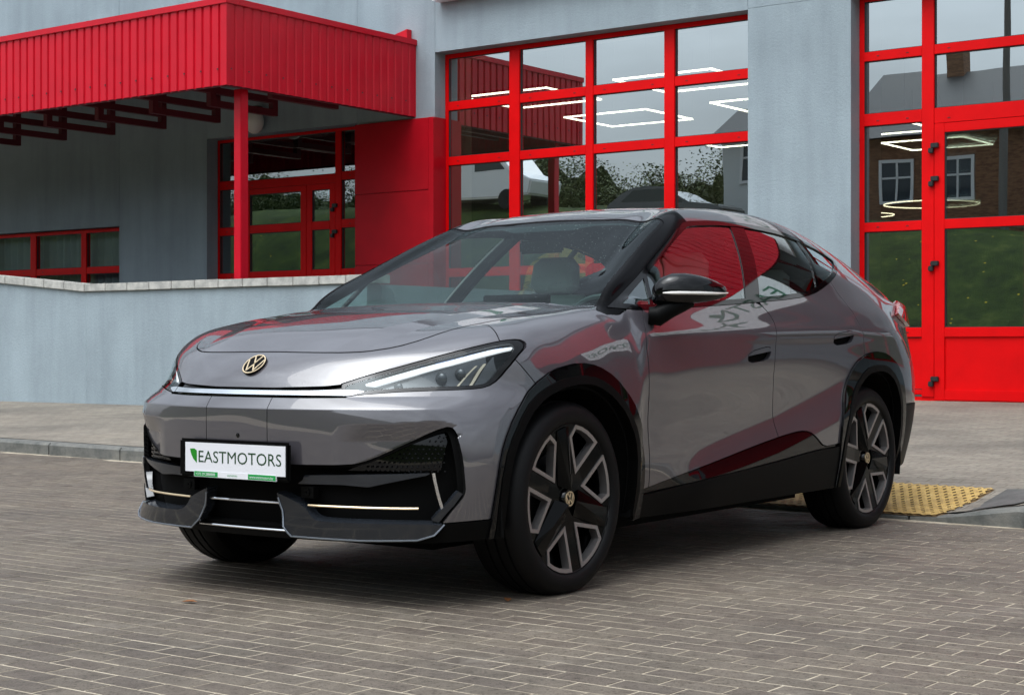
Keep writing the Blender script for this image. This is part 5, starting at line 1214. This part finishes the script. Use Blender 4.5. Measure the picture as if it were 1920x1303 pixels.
# ---- wheels
def build_wheel():
    W0 = .915
    w = obj('wheel', MB().lathe([(.284, -.012), (.280, -.026), (.268, -.045), (.262, -.20), (.05, -.21), (.001, -.21)], 40, lambda a, b, h: (a, h, b)), M['gblack'], car, smooth=True)
    prof = [(.278, -.016), (.286, -.012), (.289, -.006), (.298, .0), (.318, .003), (.338, -.002), (.352, -.013), (.3615, -.028), (.3655, -.043), (.3675, -.060), (.360, -.061), (.360, -.069), (.368, -.070), (.3685, -.105), (.360, -.106), (.360, -.116), (.3685, -.117), (.3685, -.150), (.360, -.151), (.360, -.159), (.3675, -.160), (.3655, -.19), (.352, -.23), (.315, -.25), (.27, -.24)]
    def tf(a, b, h):
        if b < -.3555: h = h + (.006 if h > -.02 else 0); b = -.3555 - (b + .3555) * .02
        return (a, h, b)
    obj('tyre', MB().lathe(prof, 96, tf), M['rubber_c'], w, smooth=True, sharp=R(30))
    hz = lambda r_: -.032 + .016 * (r_ / .285) ** 2
    win = []
    base = [(.031, .099), (.032, .2775), (.075, .2690), (.115, .2545), (.152, .2345), (.187, .2075), (.175, .152)]
    def offset(poly, d):
        out = []; n = len(poly); ar = sum(poly[i][0] * poly[(i + 1) % n][1] - poly[(i + 1) % n][0] * poly[i][1] for i in range(n))
        sg = 1 if ar > 0 else -1
        for i in range(n):
            p0, p1, p2 = Vector(poly[i - 1]), Vector(poly[i]), Vector(poly[(i + 1) % n]); d1 = (p1 - p0).normalized(); d2 = (p2 - p1).normalized()
            n1 = Vector((d1.y, -d1.x)) * sg; n2 = Vector((d2.y, -d2.x)) * sg; bis = (n1 + n2); k_ = d / max(.35, (1 + n1.dot(n2)))
            out.append(tuple(p1 + bis * k_))
        return out
    holes = []
    for k in range(3):
        a = math.radians(60 + 120 * k)
        for s_ in (1, -1):
            pl_ = [(s_ * u, v_) for u, v_ in base]
            rot = lambda P: [(u * math.cos(a) + v_ * math.sin(a), -u * math.sin(a) + v_ * math.cos(a)) for u, v_ in P]
            holes.append((rot(offset(pl_, -.0145)), rot(pl_)))
    fn = lambda u, v_, h: (-u, hz(math.hypot(u, v_)) + h, v_)
    # black face with six openings
    pts = [(.286 * math.cos(2 * math.pi * i / 72), .286 * math.sin(2 * math.pi * i / 72)) for i in range(72)]; ed = [(i, (i + 1) % 72) for i in range(72)]
    for i in range(24): pts.append((.13 * math.cos(2 * math.pi * i / 24 + .1), .13 * math.sin(2 * math.pi * i / 24 + .1)))
    for hp, _ in holes:
        o_ = len(pts); pts += hp; ed += [(o_ + i, o_ + (i + 1) % len(hp)) for i in range(len(hp))]
    vo_, _, fo_, *_ = delaunay_2d_cdt([Vector(p) for p in pts], ed, [], 0, 1e-6)
    def inside(p, poly):
        c_ = False
        for i in range(len(poly)):
            (x1, y1), (x2, y2) = poly[i - 1], poly[i]
            if (y1 > p[1]) != (y2 > p[1]) and p[0] < (x2 - x1) * (p[1] - y1) / (y2 - y1) + x1: c_ = not c_
        return c_
    fs_ = []
    for f_ in fo_:
        ce = sum((vo_[i] for i in f_), Vector((0, 0))) / 3
        if ce.length > .2865 or any(inside(ce, h_) for h_, _ in holes): continue
        fs_.append(tuple(f_))
    obj('rim_face', MB().add([fn(p.x, p.y, 0) for p in vo_], fs_), M['wheelblack'], w)
    for hp, op in holes:
        n = len(hp); q = MB().add([fn(u, v_, .004) for u, v_ in hp] + [fn(u, v_, .004) for u, v_ in op] + [fn(u, v_, -.03) for u, v_ in hp] + [fn(u, v_, -.004) for u, v_ in op],
                                  [(i, (i + 1) % n, n + (i + 1) % n, n + i) for i in range(n)] + [(i, (i + 1) % n, 2 * n + (i + 1) % n, 2 * n + i) for i in range(n)] + [(n + i, n + (i + 1) % n, 3 * n + (i + 1) % n, 3 * n + i) for i in range(n)])
        obj('spoke_frame', q, M['satin'], w)
    for k in range(3):
        a = math.radians(120 * k); rt = lambda u, v_: (u * math.cos(a) + v_ * math.sin(a), -u * math.sin(a) + v_ * math.cos(a))
        P7 = [(-.052, .062, .004), (.052, .062, .004), (.040, .268, .003), (-.040, .268, .003), (0, .030, .030), (.010, .16, .024), (.016, .272, .006)]
        obj('spoke_blade', MB().add([fn(*rt(u, v_), h) for u, v_, h in P7], [(0, 4, 5, 6, 3), (1, 2, 6, 5, 4), (0, 1, 4), (3, 6, 2)]), M['wheelblack'], w)
    obj('hub_cap', MB().lathe([(.001, .018), (.034, .016), (.040, .008), (.042, -.02)], 28, lambda a, b, h: (a, hz(0) + h, b)), M['gblack'], w, smooth=True)
    rad = .027; q = MB().lathe([(rad * .9, .0), (rad * .9, .004), (rad * 1.04, .004), (rad * 1.04, .0)], 28, lambda a, b, h: (-a, hz(0) + .0165 + h, b), closed=True)
    f2 = lambda a, b, h: (-a, hz(0) + .0165 + h, b)
    stroke(q, [(-.37 * rad, .86 * rad), (0, .10 * rad), (.37 * rad, .86 * rad)], rad * .15, f2, 0, .0038); stroke(q, [(-.80 * rad, .44 * rad), (-.37 * rad, -.72 * rad), (0, -.04 * rad), (.37 * rad, -.72 * rad), (.80 * rad, .44 * rad)], rad * .15, f2, 0, .0036)
    obj('hub_badge', q, M['gold'], w)
    obj('brake_disc', MB().lathe([(.06, -.10), (.168, -.10), (.168, -.122), (.06, -.122)], 40, lambda a, b, h: (a, h, b), closed=True), M['disc'], w, smooth=True, sharp=R(40))
    return w, W0
w0, W0 = build_wheel()
def spin(w, a):
    for ch in w.children:
        if ch.name.split('.')[0] != 'tyre': ch.rotation_euler = (0, a, 0)
def place(w, x, s_, a):
    w.location = (x, s_ * W0, .3575); w.rotation_euler = (0, 0, 0 if s_ > 0 else math.pi); spin(w, a)
for i, (x, s_, a) in enumerate(((0, 1, R(10)), (-2.766, 1, R(20)), (0, -1, R(40)), (-2.766, -1, R(70)))):
    w = w0
    if i:
        w = w0.copy(); COL.objects.link(w)
        for ch in list(w0.children):
            c_ = ch.copy(); COL.objects.link(c_); c_.parent = w
    place(w, x, s_, a)
# ---- cabin
obj('dashboard', MB().prism([(-.40, .80), (-.46, 1.055), (-.62, 1.075), (-.92, 1.03), (-.97, .96), (-.92, .60), (-.5, .55)], lambda u, v_, a: (u, a, v_), -.76, .76), M['dash'], car, bevel=.02)
obj('screen', MB().box(-.955, -.935, -.20, .17, 1.035, 1.165), M['gblack'], car, bevel=.006)
sw = MB(); cx_, cy_, cz_ = -1.0, .37, .985
def swp(a, r_): return (cx_ + .35 * r_ * math.sin(a) * 1.0 * -1 * .9, cy_ + r_ * math.cos(a), cz_ + .92 * r_ * math.sin(a))
sw.tube([swp(2 * math.pi * i / 32, .18) for i in range(32)], .016, 8, closed=True).tube([swp(0, .18), (cx_ + .02, cy_, cz_), swp(math.pi, .18)], .02, 8).tube([(cx_ + .02, cy_, cz_), (cx_ + .3, cy_, cz_ - .08)], .035, 8)
obj('steering_wheel', sw, M['dash'], car, smooth=True)
def loft(name, secs_, m_, pr):
    """rounded cushion from cross sections (centre, half widths, axis)"""
    vs_, fs_ = [], []; n_a = 20
    for (x, y, z, wy, wx, tz) in secs_:
        for k in range(n_a):
            a = 2 * math.pi * k / n_a; c_, q_ = math.cos(a), math.sin(a); c_ = math.copysign(abs(c_) ** .55, c_); q_ = math.copysign(abs(q_) ** .55, q_)
            vs_.append((x + wx * q_, y + wy * c_, z + tz * q_))
    for i in range(len(secs_) - 1):
        for k in range(n_a): fs_.append((i * n_a + k, i * n_a + (k + 1) % n_a, (i + 1) * n_a + (k + 1) % n_a, (i + 1) * n_a + k))
    fs_ += [tuple(range(n_a)), tuple((len(secs_) - 1) * n_a + k for k in range(n_a))]
    return obj(name, MB().add(vs_, fs_), m_, pr, smooth=True, sharp=R(50))
for y in (.37, -.37):
    st = loft('seat', [(-1.12, y, .56, .20, .01, .05), (-1.15, y, .58, .25, .02, .08), (-1.5, y, .56, .25, .02, .09), (-1.62, y, .55, .22, .02, .08)], M['seat'], car)
    loft('backrest', [(-1.60, y, .60, .22, .08, .02), (-1.64, y, .80, .25, .075, .02), (-1.72, y, 1.02, .24, .065, .015), (-1.78, y, 1.16, .20, .055, .01), (-1.79, y, 1.19, .17, .03, .0)], M['seat'], st)
    loft('headrest', [(-1.775, y, 1.20, .10, .04, .01), (-1.78, y, 1.23, .135, .06, .01), (-1.80, y, 1.34, .125, .055, .01), (-1.805, y, 1.38, .09, .03, .0)], M['seat'], st)
for y in (.37, -.37): loft('headrest', [(-2.66, y, 1.16, .11, .04, .01), (-2.67, y, 1.20, .13, .05, .01), (-2.69, y, 1.30, .12, .05, .01), (-2.69, y, 1.33, .08, .03, .0)], M['seat'], car)
st = loft('rear_seat', [(-2.0, 0, .56, .6, .02, .07), (-2.05, 0, .58, .64, .02, .1), (-2.5, 0, .57, .64, .02, .1)], M['seat'], car)
loft('backrest', [(-2.48, 0, .6, .62, .09, .02), (-2.56, 0, .9, .62, .08, .02), (-2.66, 0, 1.13, .58, .07, .01), (-2.68, 0, 1.17, .5, .03, .0)], M['seat'], st)
obj('cabin_floor', MB().box(-2.7, -.45, -.8, .8, .36, .40), M['dash'], car)
obj('interior_mirror', MB().box(-1.14, -1.11, -.12, .12, 1.36, 1.42), M['gblack'], car, bevel=.01)

# rain beads on the windscreen and the bonnet edge
M['bead'] = mat('water bead', (.12, .15, .15), .05, .0, spec=.6)
mk_ = np.where((SKIN[0][:, 2] > 1.12) & (SKIN[0][:, 0] > -1.19) & (SKIN[0][:, 0] < -.45) & (SKIN[0][:, 1] < .60))[0]; rg_ = np.random.default_rng(5); q = MB()
for k in range(650):
    i = int(rg_.choice(mk_)); s_ = 1 if rg_.random() < .6 else -1; p = Vector(SKIN[0][i] * [1, s_, 1]); n_ = Vector(SKIN[1][i] * [1, s_, 1]).normalized()
    t1 = n_.cross(Vector((0, 1, 0))).normalized(); t2 = n_.cross(t1); p = p + t1 * rg_.uniform(-.02, .02) + t2 * rg_.uniform(-.02, .02); r_ = rg_.uniform(.0008, .0022)
    q.add([p + (t1 * math.cos(a) + t2 * math.sin(a)) * r_ - n_ * .0045 for a in (0, 1.05, 2.1, 3.14, 4.19, 5.24)] + [p + n_ * (r_ * .55 - .0035)], [(j, (j + 1) % 6, 6) for j in range(6)])
o = obj('raindrops', q, M['bead'], wsp_, smooth=True); o['kind'] = 'stuff'
